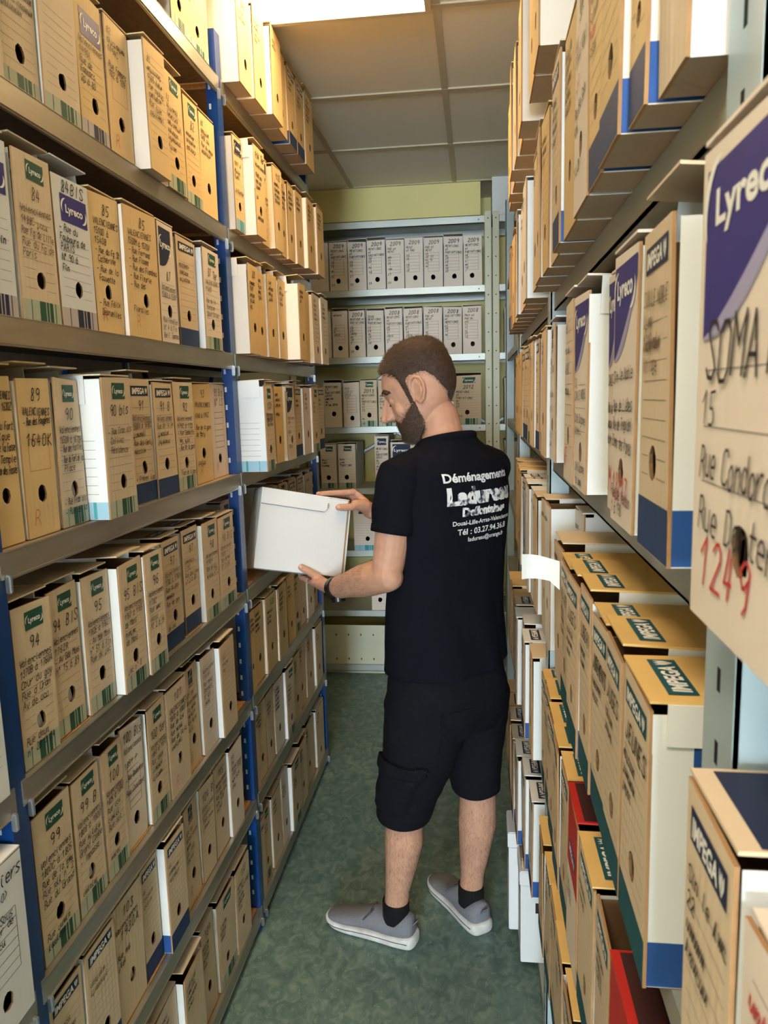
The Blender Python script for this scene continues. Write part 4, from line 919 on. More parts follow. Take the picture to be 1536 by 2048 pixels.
def worn_print():
    m = mat('worn_print', srgb(224, 224, 224), 0.75)
    nt = m.node_tree; N = nt.nodes; Lk = nt.links; b = N['Principled BSDF']
    tc = N.new('ShaderNodeTexCoord'); ns = N.new('ShaderNodeTexNoise'); ns.inputs['Scale'].default_value = 55; ns.inputs['Detail'].default_value = 6
    Lk.new(tc.outputs['Object'], ns.inputs['Vector'])
    rp = N.new('ShaderNodeValToRGB'); rp.color_ramp.elements[0].position = .40; rp.color_ramp.elements[1].position = .50
    rp.color_ramp.elements[0].color = (*srgb(70, 74, 88), 1); rp.color_ramp.elements[1].color = (*srgb(226, 226, 226), 1)
    Lk.new(ns.outputs['Fac'], rp.inputs[0]); Lk.new(rp.outputs[0], b.inputs['Base Color'])
worn_print()
mat('shirt_print', srgb(222, 222, 222), 0.75, var=0.05)

PC = Vector((-.09, 2.15, 0)); PF = Vector((-.72, .69, 0)).normalized(); PS = Vector((PF.y, -PF.x, 0)); PU = Vector((0, 0, 1))
def MM(s, f, z): return PC + PS*s + PF*f + PU*z
# pose of the held box (its lower corner at the spine end, side towards the viewer)
BO = Vector((-.438, 2.418, 1.067))
BR = Matrix.Rotation(.55, 3, 'Z') @ Matrix.Rotation(.22, 3, 'Y') @ Matrix.Rotation(-.20, 3, 'X')
def BB(a, b, c): return BO + BR @ Vector((a, b, c))
# head frame
HC_ = Vector((-.144, 2.174, 1.662)); hf = Vector((-.985, .17, 0)).normalized(); th = R(22); HS = 1.06
HY = hf*math.cos(th) - PU*math.sin(th); HZ = hf*math.sin(th) + PU*math.cos(th); HX = Vector((hf.y, -hf.x, 0))
def HH(x, y, z): return HC_ + (HX*x + HY*y + HZ*z)*HS
def Hinv(p):
    d = (p-HC_)/HS; return Vector((d.dot(HX), d.dot(HY), d.dot(HZ)))

def evaluated(o, name):
    bpy.context.view_layer.update()
    dg = bpy.context.evaluated_depsgraph_get(); dg.update()
    me = bpy.data.meshes.new_from_object(o.evaluated_get(dg)); me.name = name
    return me
def fuse(mb_, name, m, voxel, smooth=3, fac=0.5):
    """one continuous skin around overlapping closed volumes"""
    o = mb_.build(name); r = o.modifiers.new('r', 'REMESH'); r.mode = 'VOXEL'; r.voxel_size = voxel
    s = o.modifiers.new('s', 'SMOOTH'); s.iterations = smooth; s.factor = fac
    me = evaluated(o, name); bpy.data.objects.remove(o)
    me.materials.clear(); me.materials.append(MATS[m])
    me.polygons.foreach_set('use_smooth', [True]*len(me.polygons)); return me

def ellipse_ring(c, u, v, a, b, n=28, e=2.0):
    out = []
    for j in range(n):
        t = 2*math.pi*j/n; cs, sn = math.cos(t), math.sin(t)
        k = (abs(cs)**e + abs(sn)**e)**(-1/e)
        out.append(c + u*(a*k*cs) + v*(b*k*sn))
    return out
def blob(mb_, c, ax, ay, az, rx, ry, rz, n=12, k=7):
    rings = []
    for i in range(k+1):
        p = -math.pi/2+.08 + (math.pi-.16)*i/k
        rings.append([c + az*(rz*math.sin(p)) + ax*(rx*math.cos(p)*math.cos(2*math.pi*j/n)) + ay*(ry*math.cos(p)*math.sin(2*math.pi*j/n)) for j in range(n)])
    mb_.loft(rings, 'skin')

# --- body volumes
b = MB()
def torso(b_, rows, e=2.3, m='skin'):
    b_.loft([ellipse_ring(MM(s, f, z), PS, PF, a, d, 32, e) for z, s, f, a, d in rows], m)
torso(b, [(.74, 0, 0, .14, .10), (.84, 0, 0, .168, .11), (.95, 0, .0, .160, .105), (1.06, 0, .0, .155, .100), (1.18, 0, .0, .165, .105), (1.30, 0, -.005, .182, .112), (1.38, 0, -.01, .185, .11), (1.44, 0, -.015, .17, .095), (1.49, 0, -.02, .12, .075), (1.52, 0, -.015, .07, .06)])
# neck
C7 = MM(0, -.03, 1.47)
b.tube([MM(0, -.022, 1.46), MM(.0, .010, 1.53), HH(0, -.010, -.072), HH(0, 0, -.03)], [.074, .062, .0535, .044], 'skin', 20, True, (1.0, 1.05))
# skull and face
def sm_(z): return max(0, min(1, (.11-z)/.06))
HR = [(.1285, .012, -.028, .022), (.124, .038, -.05, .042), (.112, .06, -.072, .057), (.095, .076, -.085, .067), (.072, .088, -.094, .0735), (.048, .0945, -.098, .0765), (.030, .0975, -.098, .0775), (.012, .091, -.096, .0765), (-.008, .088, -.090, .075), (-.03, .0885, -.078, .0725), (-.05, .0895, -.06, .068), (-.068, .0895, -.038, .062), (-.085, .088, -.012, .054), (-.102, .083, .012, .043), (-.114, .073, .03, .028)]
HR = [(z, yf + .010*sm_(z), yb + .005, w) for z, yf, yb, w in HR]
rings = []
for z, yf, yb, w in HR:
    ring = []
    for j in range(36):
        t = 2*math.pi*j/36; cs, sn = math.cos(t), math.sin(t); e = 2.25
        k = (abs(cs)**e + abs(sn)**e)**(-1/e); yc, hh = (yf+yb)/2, (yf-yb)/2
        x = w*k*cs*(1 - .16*max(0, sn)**2); ring.append(HH(x, yc+hh*k*sn, z))
    rings.append(ring)
b.loft(rings, 'skin')
b.tube([HH(0, .100, .026), HH(0, .1125, .002), HH(0, .125, -.017), HH(0, .132, -.030)], [.0065, .0078, .0092, .0108], 'skin', 12)
b.tube([HH(0, .090, .018), HH(0, .100, -.006), HH(0, .107, -.027)], [.011, .016, .0195], 'skin', 14)
blob(b, HH(0, .124, -.034), HX, HY, HZ, .012, .012, .009)
for s in (-1, 1):
    blob(b, HH(.0125*s, .114, -.034), HX, HY, HZ, .0075, .011, .0075)
    blob(b, HH(.034*s, .0825, .004), HX, HY, HZ, .0155, .0105, .0105)      # closed lid over the eye
    b.tube([HH(.012*s, .1005, .026), HH(.032*s, .0970, .030), HH(.054*s, .083, .025)], [.0055, .0062, .005], 'skin', 10)
    blob(b, HH(.040*s, .066, -.026), HX, HY, HZ, .026, .021, .026)          # cheekbone
    # ear: helix, lobe, bowl
    E = lambda y, z, fl: HH(s*(.0745+fl), y, z)
    b.tube([E(.013, -.006, -.001), E(.016, .014, .003), E(.008, .029, .008), E(-.008, .033, .014), E(-.021, .024, .019), E(-.0245, .006, .020), E(-.019, -.013, .016), E(-.008, -.027, .009), E(.003, -.031, .004), E(.010, -.022, .001)],
           [.0036, .0044, .0048, .0048, .005, .005, .0048, .0056, .0068, .0042], 'skin', 10)
    b.tube([E(-.004, .020, .004), E(-.013, .008, .010), E(-.010, -.008, .008), E(-.002, -.014, .004)], [.003, .004, .0042, .0035], 'skin', 8)
    rr = []
    for k in range(5):
        q = (.3, .8, 1, .8, .3)[k]; fx = (-2+k)*.0016
        rr.append([HH(s*(.0745+.004+fx), -.003, 0) + (HY*(.016*q*math.cos(2*math.pi*j/14)) + HZ*(.025*q*math.sin(2*math.pi*j/14)) - HX*(s*.40*.016*q*math.cos(2*math.pi*j/14)))*HS for j in range(14)])
    b.loft(rr if s > 0 else [list(reversed(r_)) for r_ in rr], 'skin')
blob(b, HH(0, .0985, -.0625), HX, HY, HZ, .024, .008, .0055); blob(b, HH(0, .0965, -.072), HX, HY, HZ, .020, .008, .0058)
blob(b, HH(0, .091, -.096), HX, HY, HZ, .020, .012, .013)
# arms
LSH, LEL, LWR = MM(-.168, -.01, 1.435), Vector((-.240, 1.985, 1.178)), Vector((-.428, 2.205, 1.083))
RSH, REL, RWR = MM(.168, -.01, 1.435), Vector((-.055, 2.480, 1.235)), BB(.092, .03, .235)
def mix(p, q, t): return p*(1-t)+q*t
b.tube([LSH, mix(LSH, LEL, .3), mix(LSH, LEL, .62), mix(LSH, LEL, .9), LEL], [.055, .052, .0475, .043, .041], 'skin', 18)
b.tube([LEL + Vector((.006, -.010, -.004)), mix(LEL, LWR, .18), mix(LEL, LWR, .4), mix(LEL, LWR, .7), LWR], [.040, .0475, .0465, .037, .029], 'skin', 18, True, [(1, 1), (1, 1), (1, 1), (1, 1), (1.1, .85)], (0, 0, 1))
b.tube([RSH, mix(RSH, REL, .35), mix(RSH, REL, .7), REL], [.055, .052, .045, .041], 'skin', 18)
b.tube([REL, mix(REL, RWR, .25), mix(REL, RWR, .6), RWR], [.040, .043, .036, .028], 'skin', 18)
# left hand: palm under the box, thumb up its flank
def hand(wr, kn, palm_ref, palm_w, fingers, thumb, thenar):
    mid = sum(kn, Vector())/len(kn)
    b.tube([wr, mix(wr, mid, .35), mix(wr, mid, .75), mix(wr, mid, 1.0)], [.028, .036, palm_w, palm_w*.92], 'skin', 18, True, [(1, .8), (1, .55), (1, .40), (1, .33)], palm_ref)
    for f, r in fingers: b.tube(f, r, 'skin', 12)
    b.tube(*thumb, 'skin', 12); b.tube(*thenar, 'skin', 12)
kL = [BB(-.098, .047, -.020), BB(-.077, .051, -.021), BB(-.056, .051, -.022), BB(-.036, .046, -.024)]
fr = [.0098, .0096, .0090, .0080]
def curlL(k, l, a):
    r_ = [k - Vector((0, 0, .002)), k + BR @ Vector((-.004, l*.45, .006)), k + BR @ Vector((-.006, l*.78, .008)), k + BR @ Vector((-.007, l, .018))]
    return r_
hand(LWR, kL, BR @ Vector((1, .2, 0)), .040, [(curlL(kL[0], .068, 0), [fr[0], fr[0]*.95, fr[0]*.88, fr[0]*.8]), (curlL(kL[1], .074, 0), [fr[1], fr[1]*.95, fr[1]*.88, fr[1]*.8]), (curlL(kL[2], .070, 0), [fr[2], fr[2]*.95, fr[2]*.88, fr[2]*.8]), (curlL(kL[3], .058, 0), [fr[3], fr[3]*.95, fr[3]*.88, fr[3]*.8])],
     ([BB(-.066, -.018, -.026), BB(-.096, -.017, -.008), BB(-.128, -.0125, .008), BB(-.150, -.0105, .0165)], [.0165, .0130, .0112, .0100]),
     ([LWR, BB(-.045, -.016, -.034), BB(-.085, -.012, -.020)], [.022, .0215, .0165]))
# right hand: fingers over the top edge, thumb on the flank
kR = [BB(.020, .018, .287), BB(.022, .040, .288), BB(.022, .060, .284), BB(.018, .079, .277)]
def curlR(k, tip, drop): return [k, k + BR @ Vector((-.032, 0, -.006)), Vector(tip) + BR @ Vector((.03, 0, .006)), Vector(tip)]
hand(RWR, kR, BR @ Vector((0, 1, -.2)), .041, [(curlR(kR[0], BB(-.092, .017, .2655), 0), [.0105, .0098, .0090, .0082]), (curlR(kR[1], BB(-.098, .038, .2655), 0), [.0105, .0098, .009, .0082]), (curlR(kR[2], BB(-.088, .058, .265), 0), [.010, .0094, .0086, .0078]), (curlR(kR[3], BB(-.066, .076, .264), 0), [.0088, .0082, .0076, .007])],
     ([BB(.026, -.008, .245), BB(.004, -.0165, .232), BB(-.022, -.0125, .226), BB(-.042, -.0105, .224)], [.0155, .0130, .0118, .0104]),
     ([RWR, BB(.055, .004, .245), BB(.018, -.010, .243)], [.024, .023, .0165]))
# legs and feet
LHP, LKN, LAN = MM(-.085, 0, .84), Vector((-.222, 2.115, .465)), Vector((-.254, 2.125, .105))
RHP, RKN, RAN = MM(.085, 0, .84), Vector((-.004, 2.205, .490)), Vector((-.028, 2.222, .105))
fdL, fdR = Vector((-.95, .31, 0)).normalized(), Vector((-.56, .83, 0)).normalized()
for hp, kn, an, fd in ((LHP, LKN, LAN, fdL), (RHP, RKN, RAN, fdR)):
    bk_ = -fd
    b.tube([hp, mix(hp, kn, .35), mix(hp, kn, .75), kn, mix(kn, an, .18)+bk_*.006, mix(kn, an, .36)+bk_*.010, mix(kn, an, .6)+bk_*.005, mix(kn, an, .82), an, an-PU*.06], [.080, .078, .062, .055, .0555, .0575, .047, .0365, .0365, .034], 'skin', 20)
    b.tube([an - PU*.06 + bk_*.012, an - PU*.063 + fd*.06, an - PU*.07 + fd*.13, an - PU*.075 + fd*.17], [.028, .028, .024, .015], 'skin', 16, True, (1, .8), (0, 0, 1))
body_me = fuse(b, 'body', 'skin', 0.003, 4, 0.5)
person = empty('person', (PC.x, PC.y, 0))
tag(person, 'bearded man in dark t-shirt and cargo shorts lifting a white box from the rack', 'person')
def attach(o):
    o.parent = person; o.matrix_parent_inverse = Matrix.Translation(person.location).inverted(); return o
attach(link('body', body_me))

# --- patches grown from a surface (hair, beard, pockets)
def grown(me, margin, thick, name, m, zmin=None, zmax=None, rim=True):
    V = me.vertices; mg = {}; keep = {}
    def mv(i):
        if i not in mg:
            p = V[i].co
            mg[i] = -1 if (zmin is not None and p.z < zmin) or (zmax is not None and p.z > zmax) else margin(p, V[i].normal)
        return mg[i]
    mb_ = MB(); idx = {}; k = mb_.mi(m); edges = {}
    faces = []
    for f in me.polygons:
        vs = tuple(f.vertices)
        if all(mv(i) > 0 for i in vs): faces.append(vs)
    for vs in faces:
        for i in vs:
            if i not in idx:
                idx[i] = len(mb_.v); p, n = V[i].co, V[i].normal
                q = p + n*thick(p, mg[i]); mb_.v.append(tuple(q))
        mb_.f.append(tuple(idx[i] for i in vs)); mb_.m.append(k)
        for a in range(len(vs)):
            e = (vs[a], vs[(a+1) % len(vs)])
            if (e[1], e[0]) in edges: del edges[(e[1], e[0])]
            else: edges[e] = 1
    if rim:
        base = {}
        for a, c in edges:
            for i in (a, c):
                if i not in base:
                    base[i] = len(mb_.v); mb_.v.append(tuple(V[i].co - V[i].normal*.001))
            mb_.f.append((idx[c], idx[a], base[a], base[c])); mb_.m.append(k)
    return mb_, faces, mg
def strands(me, faces, mg, n, length, name, m, comb, width=.0005, rng=random.Random(3), dens=None, tone=None):
    mb_ = MB(); V = me.vertices
    for _ in range(n):
        vs = rng.choice(faces)
        if dens and rng.random() > dens(mg[vs[0]]): continue
        w = [rng.random() for _ in vs]; s_ = sum(w)
        p = sum((V[i].co*(w[a]/s_) for a, i in enumerate(vs)), Vector()); nn = V[vs[0]].normal
        l = length(p, mg[vs[0]])*rng.uniform(.7, 1.2)
        d = (nn*.8 + comb(p) + Vector((rng.uniform(-.5, .5), rng.uniform(-.5, .5), rng.uniform(-.5, .5)))).normalized()
        sd = d.cross(nn + Vector((.01, .02, .03)))
        if sd.length < 1e-5: continue
        sd = sd.normalized()*width
        q = p + nn*.0005; mid = q + d*l*.55; tip = q + d*l + comb(p)*l*.3
        mm_ = tone(p, rng) if tone else m
        mb_.poly([q-sd, q+sd, mid+sd*.7, mid-sd*.7], mm_); mb_.poly([mid-sd*.7, mid+sd*.7, tip], mm_)
    return mb_
def sm(x, a, b_): t = max(0, min(1, (x-a)/(b_-a))); return t*t*(3-2*t)
def lerp_tab(x, tab):
    for (a, va), (c, vc) in zip(tab, tab[1:]):
        if x <= c: return va + (vc-va)*max(0, min(1, (x-a)/(c-a)))
    return tab[-1][1]
HAIRLINE = [(0, .082), (28, .080), (42, .070), (58, .048), (63, .030), (66, -.03), (74, -.03), (77, .036), (97, .036), (112, .034), (124, .016), (138, -.018), (155, -.048), (180, -.055)]
def hair_m(p, n):
    q = Hinv(p); 
    if q.z < -.07 or q.length > .19 or (abs(q.x) > .0795 and q.z < .036 and q.y > -.04): return -1
    az = math.degrees(math.atan2(abs(q.x), q.y))
    return q.z - lerp_tab(az, HAIRLINE) + .004*noise.noise(p*90)
def hair_t(p, m_):
    q = Hinv(p); top = sm(q.z, .05, .10)
    return .0005 + sm(m_, 0, .035)*(.0024 + .0055*top + .002*noise.noise(p*90))
def beard_m(p, n):
    q = Hinv(p)
    if q.length > .17 or q.z < -.135 or q.z > -.012 or q.y < .017 or abs(q.x) > .0785: return -1
    top = lerp_tab(q.y, [(.012, -.012), (.03, -.022), (.055, -.038), (.08, -.052), (.095, -.046), (.14, -.046)])
    if abs(q.x) < .014 and q.y > .113 and q.z > -.045: return -1
    back = (q.y - .016) + min(0, (q.z+.095))*-.0
    low = q.y - lerp_tab(-q.z, [(.0, .008), (.07, .012), (.10, .022), (.115, .04), (.14, .06)])
    lips = .03 if not (q.y > .095 and abs(q.x) < .021) else max(abs(q.z+.0675)-.0055, -.01)
    return min(top - q.z, low, lips) + .004*noise.noise(p*110)
def beard_t(p, m_): return .0004 + sm(m_, 0, .02)*(.0050 + .0015*noise.noise(p*120))
def merge(h, st):
    i0 = len(h.v); h.v += st.v; h.f += [tuple(i+i0 for i in f) for f in st.f]
    ks = [h.mi(n) for n in st.mats]; h.m += [ks[k] for k in st.m]
def fringe(fn, reach, zmin, zmax):
    mg = {}; out = []
    for f in body_me.polygons:
        if zmin < f.center.z < zmax:
            m_ = fn(f.center, f.normal)
            if m_ > -reach: out.append(tuple(f.vertices)); mg[f.vertices[0]] = m_
    return out, mg
h_, hfc, hmg = grown(body_me, lambda p, n: hair_m(p, n)-.004, hair_t, 'hair', 'hair_brown', 1.55)
ff, fm_ = fringe(lambda p, n: hair_m(p, n), .007, 1.55, 1.9)
st = strands(body_me, ff, fm_, 36000, lambda p, m_: .0035 + .012*sm(Hinv(p).z, .045, .09), 'hair', 'hair_strand', lambda p: HY*(.55*sm(Hinv(p).z, .0, .08)) - HZ*.6*(1-sm(Hinv(p).z, .03, .1)), .00036,
             dens=lambda m_: sm(m_, -.007, .010), tone=lambda p, r: 'hair_strand' if Hinv(p).z + r.uniform(-.04, .04) > .058 else ('hair_clipped' if r.random() < .6 else 'hair_brown'))
merge(h_, st); attach(h_.build('hair', smooth=True))
h_, bfc, bmg = grown(body_me, lambda p, n: beard_m(p, n)-.0055, beard_t, 'beard', 'beard_brown', 1.45, 1.70)
ff, fm_ = fringe(lambda p, n: beard_m(p, n), .008, 1.45, 1.70)
st = strands(body_me, ff, fm_, 17000, lambda p, m_: .004 + .005*sm(m_, -.004, .02), 'beard', 'hair_strand', lambda p: -HZ*.8+HY*.2, .00032, dens=lambda m_: sm(m_, -.009, .014), tone=lambda p, r: 'hair_clipped' if r.random() < .35 else 'hair_strand')
merge(h_, st); attach(h_.build('beard', smooth=True))
def brow_m(p, n):
    q = Hinv(p); c = .031 + .004*sm(abs(q.x), .012, .04) - .010*sm(abs(q.x), .04, .06)
    if q.y < .06 or not (.010 < abs(q.x) < .058): return -1
    return .0058 - abs(q.z-c)
h_, fc_, mg_ = grown(body_me, brow_m, lambda p, m_: .0004+.0026*sm(m_, 0, .004), 'eyebrow', 'hair_brown', 1.6)
for s in (-1, 1):
    hh_, fc_, mg_ = grown(body_me, lambda p, n, s=s: brow_m(p, n) if Hinv(p).x*s > 0 else -1, lambda p, m_: .0004+.0026*sm(m_, 0, .004), 'eyebrow', 'hair_brown', 1.6)
    if hh_.v: attach(hh_.build('eyebrow', smooth=True))
for s in (-1, 1):
    el = MB(); el.tube([HH(.021*s, .0935, -.004), HH(.033*s, .0945, -.0062), HH(.047*s, .0885, -.004)], [.0009, .0014, .0009], 'hair_brown', 6); attach(el.build('eyelashes'))
# hair on the calves and the near forearm
lf = [tuple(f.vertices) for f in body_me.polygons if .13 < f.center.z < .47]
st = strands(body_me, lf, {v: 1 for f in lf for v in f}, 5600, lambda p, m_: .009, 'leg_hair', 'leg_hair', lambda p: Vector((noise.noise(p*20)*.7, noise.noise(p*20+Vector((5, 0, 0)))*.7, -1.3)), .00016)
attach(st.build('leg_hair'))
af = [tuple(f.vertices) for f in body_me.polygons if (f.center-mix(LEL, LWR, .55)).length < .12 and f.center.z < 1.2]
st = strands(body_me, af, {v: 1 for f in af for v in f}, 1500, lambda p, m_: .0075, 'arm_hair', 'leg_hair', lambda p: (LWR-LEL).normalized()*1.2, .00014)
attach(st.build('arm_hair'))
# nails
def nail(c, d, n, name='thumb_nail', l=.0075, w=.0062):
    mb_ = MB(); n = n.normalized(); d = (d - n*d.dot(n)).normalized(); s = d.cross(n); rings = []
    for i in range(5):
        p = -1.3+2.6*i/4; rings.append([c + n*(.0014*math.sin(p)) + d*(l*math.cos(p)*math.cos(2*math.pi*j/12)) + s*(w*math.cos(p)*math.sin(2*math.pi*j/12)) for j in range(12)])
    mb_.loft(rings, 'nail'); attach(mb_.build(name, smooth=True))
nN = -(BR @ Vector((0, 1, 0)))
nail(BB(-.1535, -.0195, .0190), BR @ Vector((-1, 0, .4)), nN + BR @ Vector((0, 0, .35)))
nail(BB(-.0445, -.0195, .2255), BR @ Vector((-1, 0, 0)), nN + BR @ Vector((0, 0, .35)))

# --- clothes
def cut(me, point, normal, radius=None, center=None):
    """trim a hem: removes what lies beyond the plane, near the given centre only"""
    bm = bmesh.new(); bm.from_mesh(me); c = center or point
    if radius: vs = {v for v in bm.verts if (v.co-c).length < radius}
    else: vs = set(bm.verts)
    fs = [f for f in bm.faces if all(v in vs for v in f.verts)]
    es = {e for f in fs for e in f.edges}
    geom = list({v for f in fs for v in f.verts}) + list(es) + fs
    bmesh.ops.bisect_plane(bm, geom=geom, plane_co=point, plane_no=normal, clear_outer=True, dist=1e-6)
    bm.to_mesh(me); bm.free(); me.update()
def folds(me, fn):
    me.update(); nn = [v.normal.copy() for v in me.vertices]
    for v, n in zip(me.vertices, nn): v.co += n*fn(v.co)
    me.update()
def cloth(name, me, thick=.0018):
    me.polygons.foreach_set('use_smooth', [True]*len(me.polygons))
    o = attach(link(name, me)); s = o.modifiers.new('thickness', 'SOLIDIFY'); s.thickness = thick; s.offset = -1; return o
t = MB()
torso(t, [(.80, .004, .004, .204, .146), (.86, .004, .004, .202, .143), (.92, .002, .002, .196, .137), (1.02, 0, 0, .188, .128), (1.10, 0, 0, .186, .125), (1.2, 0, -.002, .192, .127), (1.30, 0, -.006, .203, .131), (1.38, 0, -.012, .207, .128), (1.435, 0, -.018, .196, .112), (1.47, 0, -.022, .165, .095), (1.50, 0, -.022, .122, .080), (1.522, .0, -.018, .088, .072), (1.56, 0, .0, .074, .068)], 2.25, 'shirt_navy')
LH, RH = mix(LSH, LEL, .58), mix(RSH, REL, .60)
Ld, Rd = (LEL-LSH).normalized(), (REL-RSH).normalized()
for sg_ in (-1, 1):
    t.tube([MM(.10*sg_, -.015, 1.455), MM(.150*sg_, -.012, 1.435), MM(.170*sg_, -.012, 1.40)], [.060, .064, .058], 'shirt_navy', 24, True)
shirt = fuse(t, 'tshirt', 'shirt_navy', .005, 6, .5)
def sleeve_mesh(sg_, sh, el, hem, d):
    q = MB(); q.tube([MM(.135*sg_, -.012, 1.447), mix(sh, el, .0), mix(sh, el, .14), mix(sh, el, .34), hem, hem+d*.03], [.058, .067, .0675, .0645, .0605, .060], 'shirt_navy', 30, True)
    me = fuse(q, 'sleeve', 'shirt_navy', .005, 4, .5)
    folds(me, lambda p: .0035*noise.noise(Vector((p.x*12, p.y*12, p.z*22))) + .0022*math.sin(p.z*60+30*(p-sh).dot(PF)+3*noise.noise(p*7))*sm((p-sh).dot(d), -.02, .08))
    cut(me, hem, d); return me
def shirt_fold(p):
    d = p - PC; s_, f_, z = d.dot(PS), d.dot(PF), p.z
    low = 1-sm(z, .95, 1.25)
    q = Vector((s_*9, f_*9, z*3.2 + s_*5))
    a = .0075*noise.noise(q)*(.5+.9*low) + .0025*noise.noise(Vector((s_*22+z*9, f_*22, z*8-s_*6)))
    a += .0055*low*math.sin(s_*34 + z*7 + 3*noise.noise(p*5)) * (0.6+.4*noise.noise(p*4))
    # drag lines from the near shoulder towards the waist
    a += .0040*math.sin((z*30 + s_*26) + 4*noise.noise(p*4))*sm(z, 1.0, 1.2)*(1-sm(z, 1.34, 1.45))*sm(-s_, -.02, .12)
    if (p-mix(LSH, LEL, .35)).length < .14: a *= .55
    return a
folds(shirt, shirt_fold)
cut(shirt, Vector((0, 0, .884)), Vector((.03, .0, -1)))
cut(shirt, MM(0, -.012, 1.528), (PU*.93 + PF*.22).normalized(), .14, MM(0, -.01, 1.55))
shirt_o = cloth('tshirt', shirt, .002)
for sg_, sh, el, hem, d in ((-1, LSH, LEL, LH, Ld), (1, RSH, REL, RH, Rd)):
    me = sleeve_mesh(sg_, sh, el, hem, d); me.polygons.foreach_set('use_smooth', [True]*len(me.polygons))
    o = link('sleeve', me, shirt_o); q = o.modifiers.new('thickness', 'SOLIDIFY'); q.thickness = .002; q.offset = -1
    st_ = MB()   # raised band of the turned hem
    u_ = d.orthogonal().normalized(); v_ = d.cross(u_); bv_ = BVHTree.FromPolygons([v.co for v in me.vertices], [tuple(p.vertices) for p in me.polygons])
    rg_ = []
    for k_ in (0, 1, 2, 3):
        c_ = hem - d*(.0195 if k_ in (0, 1) else .0012); ring = []
        for j in range(40):
            a_ = 2*math.pi*j/40; dr = u_*math.cos(a_)+v_*math.sin(a_); h_ = bv_.ray_cast(c_+dr*.2, -dr, .3)
            ring.append((h_[0] if h_[0] is not None else c_+dr*.06) + dr*(-.001 if k_ in (0, 3) else .0012))
        rg_.append(ring)
    st_.loft(rg_, 'shirt_navy', False); st_.build('hem', shirt_o, True)
# ribbed collar
col_ring = []
bmv = [v.co for v in shirt.vertices]
rings = []
for j in range(32):
    a = 2*math.pi*j/32
    rings.append(MM(.082*math.cos(a), -.014 + .072*math.sin(a), 1.524 - .017*math.sin(a)))
cb = MB()
cb.loft([[p + (p-MM(0, -.012, p.z)).normalized()*dx + PU*dz for p in rings] for dx, dz in ((.001, -.010), (.004, -.006), (.003, .006), (-.001, .010), (-.004, .006), (-.004, -.008))], 'shirt_navy', False)
attach(cb.build('collar', smooth=True))
# hem stitching on the near sleeve
def hem_ring(c, d, r, name):
    m_ = MB(); u = d.orthogonal().normalized(); v = d.cross(u)
    return m_
# print on the back
bvh = BVHTree.FromPolygons([v.co for v in shirt.vertices], [tuple(p.vertices) for p in shirt.polygons])
def back_print(word, u0, u1, z0, z1, m, bold=.02, name='lettering'):
    vs, fs, w = lettering(word, bold)
    bm = bmesh.new(); bv = [bm.verts.new((v[0]/w*(u1-u0), v[1]*(z1-z0)/.72, 0)) for v in vs]
    for f in fs:
        try: bm.faces.new([bv[i] for i in f])
        except ValueError: pass
    for _ in range(3):
        lg = [e for e in bm.edges if e.calc_length() > .009]
        if not lg: break
        bmesh.ops.subdivide_edges(bm, edges=lg, cuts=1)
    for v in bm.verts:
        o = PC + PS*(u0+v.co.x) - PF*.5 + PU*(z0+v.co.y)
        hit = bvh.ray_cast(o, PF, 1.0)
        v.co = (hit[0] + hit[1]*.0012) if hit[0] is not None else (PC + PS*(u0+v.co.x) - PF*.02 + PU*(z0+v.co.y))
    me = bpy.data.meshes.new(name); bm.to_mesh(me); bm.free(); me.materials.append(MATS[m])
    o = link(name, me); o.parent = shirt_o; return o
back_print('D\u00e9m\u00e9nagements', -0.116, 0.132, 1.420, 1.443, 'shirt_print', .03, 'printed_lettering')
back_print('Ladureau', -0.110, 0.138, 1.362, 1.405, 'worn_print', .06, 'printed_lettering')
back_print('Deffontaines', -0.063, 0.105, 1.329, 1.351, 'worn_print', .06, 'printed_lettering')
back_print('Douai-Lille-Arras-Valenciennes', -0.093, 0.140, 1.305, 1.317, 'shirt_print', .02, 'printed_lettering')
back_print('T\u00e9l : 03.27.94.36.8', -0.078, 0.115, 1.279, 1.295, 'shirt_print', .02, 'printed_lettering')
back_print('ladureau@orange.fr', -0.043, 0.105, 1.259, 1.271, 'shirt_print', .015, 'printed_lettering')

s_ = MB()
torso(s_, [(.70, 0, 0, .155, .125), (.76, 0, 0, .182, .143), (.82, 0, 0, .188, .142), (.89, 0, 0, .182, .130), (.96, 0, 0, .176, .124)], 2.3, 'shorts_black')
LHm, RHm = Vector((-.226, 2.112, .424)), Vector((-.008, 2.206, .468))
s_.tube([MM(-.09, 0, .78), MM(-.098, .0, .68), mix(MM(-.098, 0, .68), LHm, .45), LHm, LHm-PU*.03+Vector((-.002, 0, 0))], [.120, .116, .096, .081, .080], 'shorts_black', 28)
s_.tube([MM(.09, 0, .78), MM(.092, .0, .68), mix(MM(.092, 0, .68), RHm, .45), RHm, RHm-PU*.03], [.120, .112, .090, .073, .072], 'shorts_black', 28)
shorts = fuse(s_, 'shorts', 'shorts_black', .0055, 5, .5)
def shorts_fold(p):
    z = p.z
    a = .0055*noise.noise(Vector((p.x*9, p.y*9, z*9))) + .003*noise.noise(Vector((p.x*18, p.y*18, z*26)))
    a += .0012*math.sin(z*60 + 24*(p-PC).dot(PS) + 4*noise.noise(p*6))*(1-sm(z, .68, .76))*sm(z, .44, .52)
    return a
folds(shorts, shorts_fold)
cut(shorts, Vector((0, 0, .935)), PU)
cut(shorts, LHm, Vector((-.08, .12, -1)).normalized(), .14, LHm); cut(shorts, RHm, Vector((.02, .08, -1)).normalized(), .13, RHm)
shorts_o = cloth('shorts', shorts, .0022)
def sub(mb_, name):
    o = mb_.build(name, smooth=False); o.parent = shorts_o; return o
